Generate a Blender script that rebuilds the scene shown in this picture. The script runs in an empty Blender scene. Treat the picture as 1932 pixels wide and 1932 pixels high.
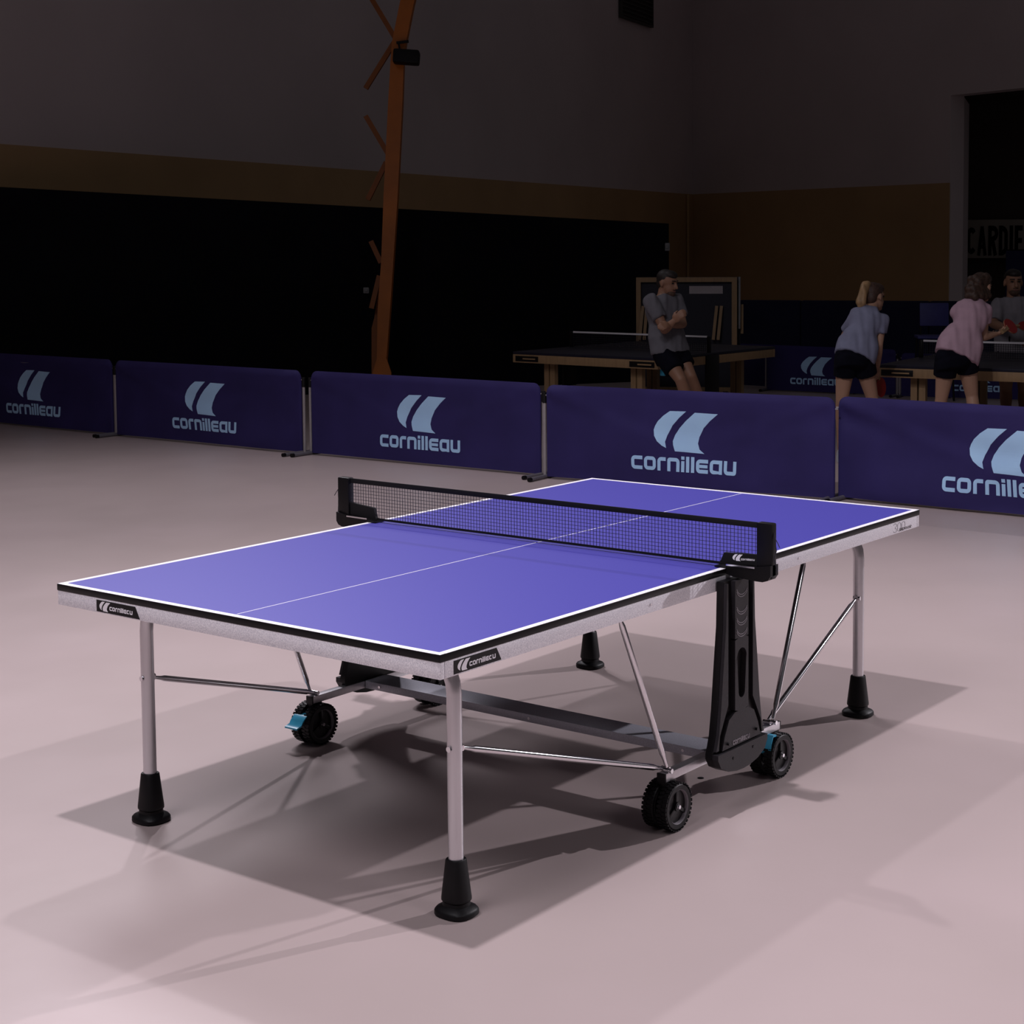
import bpy, bmesh, math, random
from mathutils import Vector, Matrix
random.seed(7)
S = bpy.context.scene
COL = S.collection
V = Vector
PI = math.pi

# ------------------------------------------------------------------ camera
FPX, CX, CY = 3171.25, 1071.62, 692.59            # focal length and optical centre, pixels of the 1932 frame
CAM = V((3.4625, -4.4453, 1.7739))
ROT = Matrix.Rotation(0.6422, 3, 'Z') @ Matrix.Rotation(1.4967, 3, 'X') @ Matrix.Rotation(-0.0067, 3, 'Z')
cd = bpy.data.cameras.new('camera')
cam = bpy.data.objects.new('camera', cd)
COL.objects.link(cam)
cam.matrix_world = Matrix.Translation(CAM) @ ROT.to_4x4()
cd.sensor_width = 36
cd.lens = FPX / 1932 * 36
cd.shift_x = (966 - CX) / 1932
cd.shift_y = (CY - 966) / 1932
cd.clip_end = 300
S.camera = cam
RIGHT, UP, FWD = ROT.col[0].copy(), ROT.col[1].copy(), -ROT.col[2].copy()

# ------------------------------------------------------------------ exposure, world, lamps
S.view_settings.view_transform = 'Standard'
S.view_settings.look = 'None'
S.view_settings.exposure = 0.0
S.view_settings.gamma = 1.0
S.view_settings.use_curve_mapping = False
w = bpy.data.worlds.new('dim_hall'); S.world = w; w.use_nodes = True
bg = w.node_tree.nodes['Background']
bg.inputs[0].default_value = (0.90, 0.86, 0.92, 1); bg.inputs[1].default_value = 0.042

def spot(name, loc, target, power, half_deg, blend, radius, color=(1, 0.945, 1.02)):
    l = bpy.data.lights.new(name, 'SPOT'); o = bpy.data.objects.new(name, l); COL.objects.link(o)
    o.location = loc
    o.rotation_euler = (V(target) - V(loc)).to_track_quat('-Z', 'Y').to_euler()
    l.energy = power; l.spot_size = math.radians(2 * half_deg); l.spot_blend = blend
    l.shadow_soft_size = radius; l.color = color
    return o
spot('hall_lamp_front', (0.43, -2.0, 7.4), (0.43, -1.9, 0), 1200, 62, 0.4, 0.11)
spot('hall_lamp_side', (-4.7, 3.3, 7.4), (0.4, -0.8, 0), 640, 42, 1.0, 0.12)
spot('hall_lamp_rear', (6.1, 11.9, 7.4), (0.6, -0.8, 0), 4200, 24, 1.0, 0.10)
spot('soft_fill_front', (0.0, -6.0, 8.0), (-0.5, -1.5, 0), 1150, 58, 1.0, 2.0)  # added soft fill, no known fixture: lifts the umbra, floor and near apron
spot('soft_fill_far_left', (-9.5, 5.0, 9.6), (-2.4, 0.0, 0), 1650, 45, 1.0, 1.5)  # added fill, unseen: brightens back-left floor and puts sheen on the tabletop
spot('soft_fill_far_right', (9.0, -1.0, 7.4), (0.8, -0.8, 0), 450, 34, 1.0, 1.4)  # added weak fill from the right, unseen, to reach under the table

# ------------------------------------------------------------------ placing helpers
def ray(px, py):
    return ROT @ V(((px - CX) / FPX, -(py - CY) / FPX, -1))
def at(px, py, d):
    return CAM + ray(px, py) * d
def on_z(px, py, z=0.0):
    r = ray(px, py); return CAM + r * ((z - CAM.z) / r.z)
def xy(px, py, d):
    p = at(px, py, d); return V((p.x, p.y, 0))

# ------------------------------------------------------------------ materials
MATS = {}
def mat(name, col, rough=0.5, metal=0.0, nscale=0, namt=0.0, bump=0.0, bscale=200, spec=0.5, stretch=None):
    m = bpy.data.materials.new(name); m.use_nodes = True; MATS[name] = m
    nt = m.node_tree; b = nt.nodes['Principled BSDF']
    b.inputs['Base Color'].default_value = (*col, 1)
    b.inputs['Roughness'].default_value = rough; b.inputs['Metallic'].default_value = metal
    b.inputs['Specular IOR Level'].default_value = spec
    tc = nt.nodes.new('ShaderNodeTexCoord')
    src = tc.outputs['Object']
    if stretch:
        mp = nt.nodes.new('ShaderNodeMapping'); mp.inputs['Scale'].default_value = stretch
        nt.links.new(src, mp.inputs['Vector']); src = mp.outputs['Vector']
    if nscale:
        n = nt.nodes.new('ShaderNodeTexNoise'); n.inputs['Scale'].default_value = nscale
        n.inputs['Detail'].default_value = 4
        nt.links.new(src, n.inputs['Vector'])
        r = nt.nodes.new('ShaderNodeValToRGB')
        r.color_ramp.elements[0].position = 0.3; r.color_ramp.elements[1].position = 0.7
        r.color_ramp.elements[0].color = (*[c * (1 - namt) for c in col], 1)
        r.color_ramp.elements[1].color = (*[min(1, c * (1 + namt)) for c in col], 1)
        nt.links.new(n.outputs['Fac'], r.inputs['Fac']); nt.links.new(r.outputs['Color'], b.inputs['Base Color'])
    if bump:
        n2 = nt.nodes.new('ShaderNodeTexNoise'); n2.inputs['Scale'].default_value = bscale
        nt.links.new(src, n2.inputs['Vector'])
        bp = nt.nodes.new('ShaderNodeBump'); bp.inputs['Strength'].default_value = bump; bp.inputs['Distance'].default_value = 0.002
        nt.links.new(n2.outputs['Fac'], bp.inputs['Height']); nt.links.new(bp.outputs['Normal'], b.inputs['Normal'])
    return m

def floor_material():
    m = mat('vinyl_floor', (0.47, 0.375, 0.36), 0.42, spec=0.45)
    nt = m.node_tree; b = nt.nodes['Principled BSDF']; tc = [n for n in nt.nodes if n.type == 'TEX_COORD'][0]
    big = nt.nodes.new('ShaderNodeTexNoise'); big.inputs['Scale'].default_value = 0.9; big.inputs['Detail'].default_value = 5
    nt.links.new(tc.outputs['Object'], big.inputs['Vector'])
    rc = nt.nodes.new('ShaderNodeValToRGB')
    rc.color_ramp.elements[0].position = 0.3; rc.color_ramp.elements[1].position = 0.72
    rc.color_ramp.elements[0].color = (0.445, 0.362, 0.35, 1); rc.color_ramp.elements[1].color = (0.485, 0.39, 0.385, 1)
    nt.links.new(big.outputs['Fac'], rc.inputs['Fac'])
    # scuffs: sparse short streaks that are slightly paler
    mp = nt.nodes.new('ShaderNodeMapping'); mp.inputs['Scale'].default_value = (1.2, 14, 1); mp.inputs['Rotation'].default_value = (0, 0, 0.9)
    nt.links.new(tc.outputs['Object'], mp.inputs['Vector'])
    sc = nt.nodes.new('ShaderNodeTexNoise'); sc.inputs['Scale'].default_value = 3.0; sc.inputs['Detail'].default_value = 6; sc.inputs['Roughness'].default_value = 0.7
    nt.links.new(mp.outputs['Vector'], sc.inputs['Vector'])
    rs = nt.nodes.new('ShaderNodeValToRGB')
    rs.color_ramp.elements[0].position = 0.735; rs.color_ramp.elements[1].position = 0.78
    rs.color_ramp.elements[0].color = (0, 0, 0, 1); rs.color_ramp.elements[1].color = (0.35, 0.35, 0.35, 1)
    nt.links.new(sc.outputs['Fac'], rs.inputs['Fac'])
    mx = nt.nodes.new('ShaderNodeMixRGB'); mx.inputs[2].default_value = (0.60, 0.5, 0.49, 1)
    nt.links.new(rs.outputs['Color'], mx.inputs[0]); nt.links.new(rc.outputs['Color'], mx.inputs[1])
    nt.links.new(mx.outputs[0], b.inputs['Base Color'])
    rn = nt.nodes.new('ShaderNodeTexNoise'); rn.inputs['Scale'].default_value = 2.2; rn.inputs['Detail'].default_value = 3
    nt.links.new(tc.outputs['Object'], rn.inputs['Vector'])
    mr = nt.nodes.new('ShaderNodeMapRange'); mr.inputs[3].default_value = 0.33; mr.inputs[4].default_value = 0.45
    nt.links.new(rn.outputs['Fac'], mr.inputs[0]); nt.links.new(mr.outputs[0], b.inputs['Roughness'])
    fine = nt.nodes.new('ShaderNodeTexNoise'); fine.inputs['Scale'].default_value = 6; fine.inputs['Detail'].default_value = 3
    nt.links.new(tc.outputs['Object'], fine.inputs['Vector'])
    bp = nt.nodes.new('ShaderNodeBump'); bp.inputs['Strength'].default_value = 0.10; bp.inputs['Distance'].default_value = 0.01
    nt.links.new(fine.outputs['Fac'], bp.inputs['Height']); nt.links.new(bp.outputs['Normal'], b.inputs['Normal'])
floor_material()
mat('white_wall', (0.72, 0.62, 0.62), 0.9, nscale=0.35, namt=0.07)
mat('beige_wall', (0.52, 0.33, 0.16), 0.85, nscale=0.5, namt=0.10)
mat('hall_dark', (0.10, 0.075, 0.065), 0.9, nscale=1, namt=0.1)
mat('black_screen', (0.006, 0.006, 0.009), 0.95, nscale=2, namt=0.2, spec=0.1)
mat('navy_pad', (0.012, 0.013, 0.035), 0.9, nscale=2, namt=0.2, spec=0.15)
mat('sign_board', (0.45, 0.40, 0.34), 0.8, nscale=2, namt=0.05)
mat('sign_black', (0.004, 0.004, 0.004), 0.8, nscale=4, namt=0.1, spec=0.1)
mat('orange_paint', (0.46, 0.125, 0.002), 0.5, nscale=3, namt=0.15)
mat('orange_dark', (0.26, 0.07, 0.002), 0.55, nscale=3, namt=0.15)
mat('matte_black', (0.0035, 0.003, 0.004), 0.6, spec=0.28, nscale=20, namt=0.2)
mat('table_blue', (0.062, 0.055, 0.36), 0.42, nscale=180, namt=0.03, spec=0.6)
mat('line_white', (0.88, 0.86, 0.9), 0.45, nscale=40, namt=0.02)
mat('edge_black', (0.0035, 0.003, 0.004), 0.4, spec=0.28, nscale=30, namt=0.2)
mat('apron_silver', (0.80, 0.775, 0.86), 0.5, metal=0.0, nscale=260, namt=0.24, bump=0.25, bscale=500)
mat('steel_tube', (0.66, 0.64, 0.67), 0.28, metal=0.65, nscale=60, namt=0.05, stretch=(1, 1, 0.05))
mat('chrome', (0.75, 0.74, 0.77), 0.16, metal=1.0, nscale=60, namt=0.03)
mat('galvanised', (0.50, 0.50, 0.57), 0.42, metal=0.25, nscale=260, namt=0.14)
mat('rubber_black', (0.0035, 0.003, 0.004), 0.5, spec=0.28, nscale=40, namt=0.2, bump=0.1)
mat('plastic_black', (0.0035, 0.003, 0.004), 0.42, spec=0.28, nscale=120, namt=0.2)
mat('plastic_grain', (0.013, 0.011, 0.014), 0.5, spec=0.35, nscale=300, namt=0.25, bump=0.3, bscale=350)
mat('plastic_grey', (0.20, 0.18, 0.20), 0.4, nscale=50, namt=0.1)
mat('pedal_blue', (0.05, 0.42, 0.66), 0.3, nscale=30, namt=0.06)
mat('net_thread', (0.012, 0.010, 0.02), 0.8, nscale=50, namt=0.1)
mat('net_tape', (0.0035, 0.003, 0.004), 0.75, spec=0.28, nscale=80, namt=0.2)
mat('print_white', (0.86, 0.83, 0.88), 0.5, nscale=30, namt=0.02)
mat('print_grey', (0.12, 0.11, 0.12), 0.5, nscale=30, namt=0.02)
mat('barrier_cloth', (0.028, 0.021, 0.108), 0.8, nscale=3, namt=0.12, bump=0.15, bscale=300, spec=0.25)
mat('logo_blue', (0.43, 0.68, 1.0), 0.75, nscale=4, namt=0.05)
mat('pole_grey', (0.36, 0.33, 0.34), 0.45, metal=0.3, nscale=20, namt=0.05)
mat('foot_grey', (0.14, 0.13, 0.15), 0.45, nscale=20, namt=0.1)
mat('wood_beige', (0.30, 0.19, 0.095), 0.6, nscale=6, namt=0.12, stretch=(6, 6, 1))
mat('dark_top', (0.014, 0.014, 0.026), 0.45, spec=0.3, nscale=60, namt=0.1)
mat('skin', (0.42, 0.24, 0.16), 0.55, nscale=8, namt=0.06)
mat('skin_dark', (0.30, 0.155, 0.095), 0.55, nscale=8, namt=0.06)
mat('shirt_grey', (0.15, 0.145, 0.165), 0.9, nscale=14, namt=0.08, spec=0.15)
mat('shirt_blue', (0.22, 0.23, 0.33), 0.9, nscale=14, namt=0.08, spec=0.15)
mat('shirt_pink', (0.48, 0.32, 0.39), 0.9, nscale=14, namt=0.06, spec=0.15)
mat('shirt_pale', (0.24, 0.225, 0.25), 0.9, nscale=14, namt=0.08, spec=0.15)
mat('shorts_black', (0.005, 0.005, 0.010), 0.95, nscale=14, namt=0.2, spec=0.08)
mat('hair_dark', (0.012, 0.008, 0.006), 0.6, nscale=40, namt=0.4)
mat('hair_brown', (0.045, 0.022, 0.013), 0.6, nscale=60, namt=0.5)
mat('hair_blond', (0.34, 0.21, 0.10), 0.55, nscale=30, namt=0.4, stretch=(1, 1, 0.15))
mat('hair_under', (0.06, 0.03, 0.02), 0.6, nscale=50, namt=0.4)
mat('stubble', (0.085, 0.045, 0.03), 0.7, nscale=60, namt=0.3)
mat('eye_dark', (0.01, 0.007, 0.006), 0.3, nscale=30, namt=0.1)
mat('lip', (0.22, 0.09, 0.08), 0.5, nscale=30, namt=0.1)
mat('shoe_grey', (0.3, 0.3, 0.33), 0.7, nscale=20, namt=0.1)
mat('racket_red', (0.26, 0.006, 0.006), 0.5, nscale=20, namt=0.08)
mat('ball_white', (0.8, 0.78, 0.75), 0.5, nscale=20, namt=0.03)
mat('chair_blue', (0.03, 0.03, 0.17), 0.55, nscale=10, namt=0.1)
mat('banner_blue', (0.035, 0.035, 0.14), 0.8, nscale=4, namt=0.1)
mat('label_white', (0.42, 0.38, 0.40), 0.7, nscale=10, namt=0.05)
mat('vent_dark', (0.05, 0.045, 0.04), 0.7, nscale=10, namt=0.1)
mat('box_grey', (0.25, 0.25, 0.26), 0.6, nscale=10, namt=0.1)

# ------------------------------------------------------------------ mesh helpers
class MB:
    def __init__(s): s.v = []; s.f = []
    def add(s, vs, fs):
        o = len(s.v); s.v += [tuple(p) for p in vs]; s.f += [tuple(i + o for i in f) for f in fs]; return s
    def box(s, c, size, rot=None, bev=0.0):
        if bev <= 0:
            hx, hy, hz = [k / 2 for k in size]; vs = []
            for x in (-hx, hx):
                for y in (-hy, hy):
                    for z in (-hz, hz): vs.append(V((x, y, z)))
            fs = [(0, 1, 3, 2), (4, 6, 7, 5), (0, 4, 5, 1), (2, 3, 7, 6), (0, 2, 6, 4), (1, 5, 7, 3)]
        else:
            b = bmesh.new(); bmesh.ops.create_cube(b, size=1)
            for q in b.verts: q.co = V((q.co.x * size[0], q.co.y * size[1], q.co.z * size[2]))
            bmesh.ops.bevel(b, geom=b.edges[:], offset=bev, segments=2, affect='EDGES', profile=0.6)
            b.verts.index_update(); vs = [q.co.copy() for q in b.verts]; fs = [[q.index for q in f.verts] for f in b.faces]; b.free()
        M = rot if rot is not None else Matrix.Identity(3)
        return s.add([V(c) + M @ p for p in vs], fs)
    def beam(s, a, b, wx, wz, up=V((0, 0, 1))):
        a, b = V(a), V(b); d = (b - a); L = d.length; d.normalize()
        x = d.cross(up); x = x.normalized() if x.length > 1e-5 else V((1, 0, 0)); z = x.cross(d)
        return s.box((a + b) / 2, (wx, L, wz), Matrix((x, d, z)).transposed())
    def tube(s, pts, rad, seg=14, cap=True):
        pts = [V(p) for p in pts]; n = len(pts); rads = rad if isinstance(rad, (list, tuple)) else [rad] * n
        rings = []; x = None
        for i, p in enumerate(pts):
            d = (pts[min(i + 1, n - 1)] - pts[max(i - 1, 0)]).normalized()
            if x is None:
                x = d.cross(V((0.13, 0.21, 0.97)));
                if x.length < 1e-3: x = d.cross(V((1, 0, 0)))
            x = (x - d * x.dot(d)).normalized(); y = d.cross(x)
            rings.append([p + (x * math.cos(t) + y * math.sin(t)) * rads[i] for t in [2 * PI * k / seg for k in range(seg)]])
        vs = [q for r in rings for q in r]; fs = []
        for i in range(n - 1):
            for k in range(seg):
                k2 = (k + 1) % seg; fs.append((i * seg + k, i * seg + k2, (i + 1) * seg + k2, (i + 1) * seg + k))
        if cap: fs += [tuple(range(seg))[::-1], tuple((n - 1) * seg + k for k in range(seg))]
        return s.add(vs, fs)
    def capsule(s, a, ra, b, rb, seg=14):
        a, b = V(a), V(b); d = b - a
        if d.length < 1e-6: d = V((0, 0, 1e-4)); b = a + d
        u = d.normalized(); pts = []; rr = []
        for k in range(1, 6):
            t = PI / 2 * k / 5 ; pts.append(a - u * ra * math.cos(t)); rr.append(max(ra * math.sin(t), 1e-4))
        for k in range(0, 5):
            t = PI / 2 * k / 5 ; pts.append(b + u * rb * math.sin(t)); rr.append(max(rb * math.cos(t), 1e-4))
        return s.tube(pts, rr, seg)
    def ellipsoid(s, c, ax, rr, seg=18, rings=11):
        c = V(c); vs = []; fs = []
        for i in range(rings):
            t = PI * (i + 0.5) / rings
            for k in range(seg):
                p = 2 * PI * k / seg
                vs.append(c + ax[0] * (rr[0] * math.sin(t) * math.cos(p)) + ax[1] * (rr[1] * math.sin(t) * math.sin(p)) + ax[2] * (rr[2] * math.cos(t)))
        for i in range(rings - 1):
            for k in range(seg):
                k2 = (k + 1) % seg; fs.append((i * seg + k, (i + 1) * seg + k, (i + 1) * seg + k2, i * seg + k2))
        fs += [tuple(range(seg)), tuple((rings - 1) * seg + k for k in range(seg))[::-1]]
        return s.add(vs, fs)
    def loft(s, secs, seg=24):
        """secs: (centre, axis_a, half_a, axis_b, half_b, squareness)"""
        n = len(secs); vs = []; fs = []
        for c, a, ha, b, hb, e in secs:
            for k in range(seg):
                t = 2 * PI * k / seg; ct, st = math.cos(t), math.sin(t)
                vs.append(V(c) + V(a) * ha * math.copysign(abs(ct) ** e, ct) + V(b) * hb * math.copysign(abs(st) ** e, st))
        for i in range(n - 1):
            for k in range(seg):
                k2 = (k + 1) % seg; fs.append((i * seg + k, i * seg + k2, (i + 1) * seg + k2, (i + 1) * seg + k))
        fs += [tuple(range(seg))[::-1], tuple((n - 1) * seg + k for k in range(seg))]
        return s.add(vs, fs)
    def prism(s, poly, mapf, t0, t1):
        """2-D polygon extruded between offsets t0 and t1: mapf(u, v, t) -> point"""
        n = len(poly); vs = [mapf(u, v, t0) for u, v in poly] + [mapf(u, v, t1) for u, v in poly]
        fs = [tuple(range(n)), tuple(range(2 * n - 1, n - 1, -1))] + [(i, (i + 1) % n, n + (i + 1) % n, n + i) for i in range(n)]
        return s.add(vs, fs)
    def mesh(s, name):
        me = bpy.data.meshes.new(name); me.from_pydata(s.v, [], s.f); me.validate()
        b = bmesh.new(); b.from_mesh(me); bmesh.ops.recalc_face_normals(b, faces=b.faces[:]); b.to_mesh(me); b.free()
        return me
    def build(s, name, m, parent=None, smooth=None, keep=False):
        me = bpy.data.meshes.new(name); me.from_pydata(s.v, [], s.f)
        if not keep:
            b = bmesh.new(); b.from_mesh(me); bmesh.ops.recalc_face_normals(b, faces=b.faces[:]); b.to_mesh(me); b.free()
        me.materials.append(MATS[m])
        if smooth is not None:
            me.polygons.foreach_set('use_smooth', [True] * len(me.polygons))
            me.set_sharp_from_angle(angle=math.radians(smooth))
        return link(name, me, parent)

def link(name, me, parent=None):
    o = bpy.data.objects.new(name, me); COL.objects.link(o)
    if parent is not None: o.parent = parent
    return o
def tag(o, label=None, cat=None, group=None, kind=None):
    if label: o['label'] = label
    if cat: o['category'] = cat
    if group: o['group'] = group
    if kind: o['kind'] = kind
    return o
def thing(name, label, cat, loc=(0, 0, 0), rz=0, group=None):
    o = bpy.data.objects.new(name, None); COL.objects.link(o); o.location = loc; o.rotation_euler = (0, 0, rz)
    o.empty_display_size = 0.1
    return tag(o, label, cat, group)
def put(o, root):
    """parent a mesh modelled in world space to a thing's Empty without moving it"""
    o.parent = root; o.matrix_parent_inverse = (Matrix.Translation(root.location) @ Matrix.Rotation(root.rotation_euler.z, 4, 'Z')).inverted()
    return o

# ------------------------------------------------------------------ 2-D marks: lettering and emblem
def arc(cx, cy, r, a0, a1, n=5):
    return [(cx + r * math.cos(math.radians(a0 + (a1 - a0) * i / n)), cy + r * math.sin(math.radians(a0 + (a1 - a0) * i / n))) for i in range(n + 1)]
def ribbon(pts, wd, closed=False):
    n = len(pts); L = []; R_ = []
    for i in range(n):
        if closed: a, b = pts[(i - 1) % n], pts[(i + 1) % n]
        else: a, b = pts[max(i - 1, 0)], pts[min(i + 1, n - 1)]
        dx, dy = b[0] - a[0], b[1] - a[1]; l = math.hypot(dx, dy) or 1
        k = wd / 2; L.append((pts[i][0] - dy / l * k, pts[i][1] + dx / l * k)); R_.append((pts[i][0] + dy / l * k, pts[i][1] - dx / l * k))
    return [(L[i], L[(i + 1) % n], R_[(i + 1) % n], R_[i]) for i in range(n if closed else n - 1)]
def letters():
    """rounded square lower-case word, x-height 1: list of quads, total width"""
    s = 0.265; h = s / 2; r = 0.19; q = []; x = 0.0; gap = 0.15
    def shift(qs, dx): return [tuple((a + dx, b) for a, b in f) for f in qs]
    t, b_ = 1 - h, h
    for ch in 'cornilleau':
        wd = {'i': s, 'l': s, 'r': 0.72, 'c': 0.98, 'e': 1.0}.get(ch, 1.04); rt = wd - h; g = []
        if ch == 'c': g += ribbon([(wd, t)] + arc(h + r, t - r, r, 90, 180) + arc(h + r, b_ + r, r, 180, 270) + [(wd, b_)], s)
        elif ch == 'o': g += ribbon(arc(rt - r, t - r, r, 0, 90) + arc(h + r, t - r, r, 90, 180) + arc(h + r, b_ + r, r, 180, 270) + arc(rt - r, b_ + r, r, 270, 360), s, True)
        elif ch == 'r': g += ribbon([(h, 0)] + arc(h + r, t - r, r, 180, 90) + [(wd, t)], s)
        elif ch == 'n': g += ribbon([(h, 0)] + arc(h + r * .4, t - r * .4, r * .4, 180, 90) + arc(rt - r, t - r, r, 90, 0) + [(rt, 0)], s)
        elif ch == 'i': g += ribbon([(h, 0), (h, 0.80)], s) + ribbon([(h, 0.90), (h, 1.14)], s)
        elif ch == 'l': g += ribbon([(h, 0), (h, 1.14)], s)
        elif ch == 'e': g += ribbon([(wd, t)] + arc(h + r, t - r, r, 90, 180) + arc(h + r, b_ + r, r, 180, 270) + [(wd, b_)], s) + ribbon([(h, 0.5), (wd - .04, 0.5)], s * .86)
        elif ch == 'a': g += ribbon(arc(rt - .04, t - .04, .04, 0, 90, 2) + arc(h + r, t - r, r, 90, 180) + arc(h + r, b_ + r, r, 180, 270) + [(rt, b_)], s, True) + ribbon([(rt, 0), (rt, 1)], s)
        elif ch == 'u': g += ribbon([(h, 1)] + arc(h + r, b_ + r, r, 180, 270) + arc(rt - r * .4, b_ + r * .4, r * .4, 270, 360) + [(rt, 1)], s)
        q += shift(g, x); x += wd + gap
    return q, x - gap
WORD, WORD_W = letters()
_sl = [(790, 238), (878, 240), (840, 280), (802, 330), (775, 390), (765, 430), (772, 468), (748, 453), (722, 426), (706, 392), (702, 355), (709, 330), (724, 301), (755, 266)]
_sr = [(925, 248), (1047, 257), (1003, 300), (967, 345), (944, 400), (938, 440), (948, 478), (972, 503), (820, 488), (809, 450), (806, 425), (816, 388), (840, 345), (875, 300)]
def _unsh(p):
    x, y = p; return ((x - 865) * 0.2588 / 430 * 2.41, -(y - 0.0588 * (x - 865)) * 0.2588 / 231)
SAILS = [[_unsh(p) for p in _sl], [_unsh(p) for p in _sr]]
_us = [u for s_ in SAILS for u, v in s_]; _vs = [v for s_ in SAILS for u, v in s_]
_u0, _u1, _v0, _v1 = min(_us), max(_us), min(_vs), max(_vs)
SAIL_ASPECT = (_u1 - _u0) / (_v1 - _v0)
SAILS = [[((u - _u0) / (_v1 - _v0), (v - _v0) / (_v1 - _v0)) for u, v in s_] for s_ in SAILS]   # height 1
def marks(polys, mapf, t0, t1):
    m = MB()
    for p in polys: m.prism(p, mapf, t0, t1)
    return m
def finely(polys, rows=16, cols=7):
    """cut each polygon into small cells so that print can follow folds in the cloth"""
    out = []
    for p in polys:
        lo, hi = min(v for u, v in p), max(v for u, v in p)
        def span(v):
            xs = []
            for (a, b), (c, d) in zip(p, p[1:] + p[:1]):
                if (b - v) * (d - v) <= 0 and b != d: xs.append(a + (c - a) * (v - b) / (d - b))
            return min(xs), max(xs)
        e = (hi - lo) * 1e-4; ls = sorted(set([round(lo + e + (hi - lo - 2 * e) * i / rows, 5) for i in range(rows + 1)] + [round(min(max(v, lo + e), hi - e), 5) for u, v in p])); sp = [span(v) for v in ls]
        for i in range(len(ls) - 1):
            for j in range(cols):
                f = lambda k, q: sp[k][0] + (sp[k][1] - sp[k][0]) * q / cols
                out.append([(f(i, j), ls[i]), (f(i, j + 1), ls[i]), (f(i + 1, j + 1), ls[i + 1]), (f(i + 1, j), ls[i + 1])])
    return out
def scaled(polys, k, dx, dy):
    return [[(u * k + dx, v * k + dy) for u, v in p] for p in polys]

# ================================================================== SETTING
def slab(name, poly, z0, z1, m, kind='structure', parent=None):
    mb = MB(); n = len(poly)
    mb.prism([(p[0], p[1]) for p in poly], lambda u, v, t: V((u, v, t)), z0, z1)
    o = mb.build(name, m, parent)
    if kind and parent is None: o['kind'] = kind
    return o
slab('floor', [(-60, -14), (30, -14), (30, 50), (-60, 50)], -0.2, 0.0, 'vinyl_floor')

HB = 1.20                                   # height of the beige zone above the lens
def wall_pt(px, py, hz): return xy(px, hz, FPX * HB / (hz - py))
WA, WB = wall_pt(0, 272, 464), wall_pt(1307, 366.5, 455)
WJ = wall_pt(1790, 345, 452)
dl = (WB - WA).normalized(); WA2 = WA - dl * 14
dr = (WJ - WB).normalized()
ZB = CAM.z + HB
def wall_box(name, a, b, z0, z1, thick, m, parent=None, off=0.0, kind='structure'):
    a, b = V(a), V(b); d = (b - a).normalized(); nrm = V((d.y, -d.x, 0))
    if (CAM - a).dot(nrm) < 0: nrm = -nrm
    f0, f1 = a + nrm * off, b + nrm * off; g0, g1 = f0 - nrm * thick, f1 - nrm * thick
    return slab(name, [f0, f1, g1, g0], z0, z1, m, kind, parent)
wl = wall_box('wall_left', WA2, WB + dl * 0.3, 0, 13, 0.3, 'white_wall', off=-0.02)
wall_box('dado_panel', WA2, WB, 0, ZB, 0.04, 'beige_wall', wl, off=0.0)
wr = wall_box('wall_right', WB - dr * 0.05, WJ, 0, 13, 0.4, 'white_wall', off=-0.02)
wall_box('dado_panel', WB, WJ, 0, ZB, 0.04, 'beige_wall', wr, off=0.0)
LINTEL = CAM.z + (452 - 182) / FPX * (FPX * HB / (452 - 345))
WJ2 = WJ + dr * 6
wall_box('lintel', WJ, WJ2, LINTEL, 13, 0.4, 'white_wall', wr, off=-0.02)
nr = V((dr.y, -dr.x, 0));  nr = nr if (CAM - WJ).dot(nr) > 0 else -nr
# reveal of the opening and the dark hall behind it
DJ = FPX * HB / (452 - 345)
RV = xy(1826, 452, DJ + 2.4)
wall_box('door_reveal', WJ - nr * 0.40, RV, 0, LINTEL, 0.15, 'white_wall', wr)
HK0 = RV + (RV - WJ).normalized() * 0.6
hk = xy(1826, 452, DJ + 5.0); hk2 = xy(2300, 452, DJ + 3.5)
hk1 = hk + (hk - hk2).normalized() * 6
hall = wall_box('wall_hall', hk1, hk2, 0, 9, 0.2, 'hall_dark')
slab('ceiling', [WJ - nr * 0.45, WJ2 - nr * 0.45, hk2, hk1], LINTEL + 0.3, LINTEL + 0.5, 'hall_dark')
# corner conduit
tr = MB(); p = at(1298, 455, FPX * HB / (455 - 366) - 0.25); tr.tube([V((p.x, p.y, 0)), V((p.x, p.y, ZB - 0.02))], 0.035, 8)
tag(tr.build('trim_1', 'beige_wall', None, 40), kind='structure')

# black screen in front of the left wall, dark pads in front of the right wall
sa, sb = xy(-60, 464, 18.4), xy(1262, 456, 21.4)
za = CAM.z + (464 - 349) / FPX * 18.4; zb = CAM.z + (456 - 422) / FPX * 21.4
mb = MB(); nv = V((0, 0, 0)) + (FWD - V((0, 0, FWD.z))).normalized() * 0.12
mb.add([sa, sb, sb + V((0, 0, zb)), sa + V((0, 0, za)), sa + nv, sb + nv, sb + nv + V((0, 0, zb)), sa + nv + V((0, 0, za))],
       [(0, 1, 2, 3), (7, 6, 5, 4), (0, 4, 5, 1), (1, 5, 6, 2), (2, 6, 7, 3), (3, 7, 4, 0)])
scr = mb.build('blackout_screen', 'black_screen')
tag(scr, 'long black blackout screen hiding the wall left of the standing man', 'screen')
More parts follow.
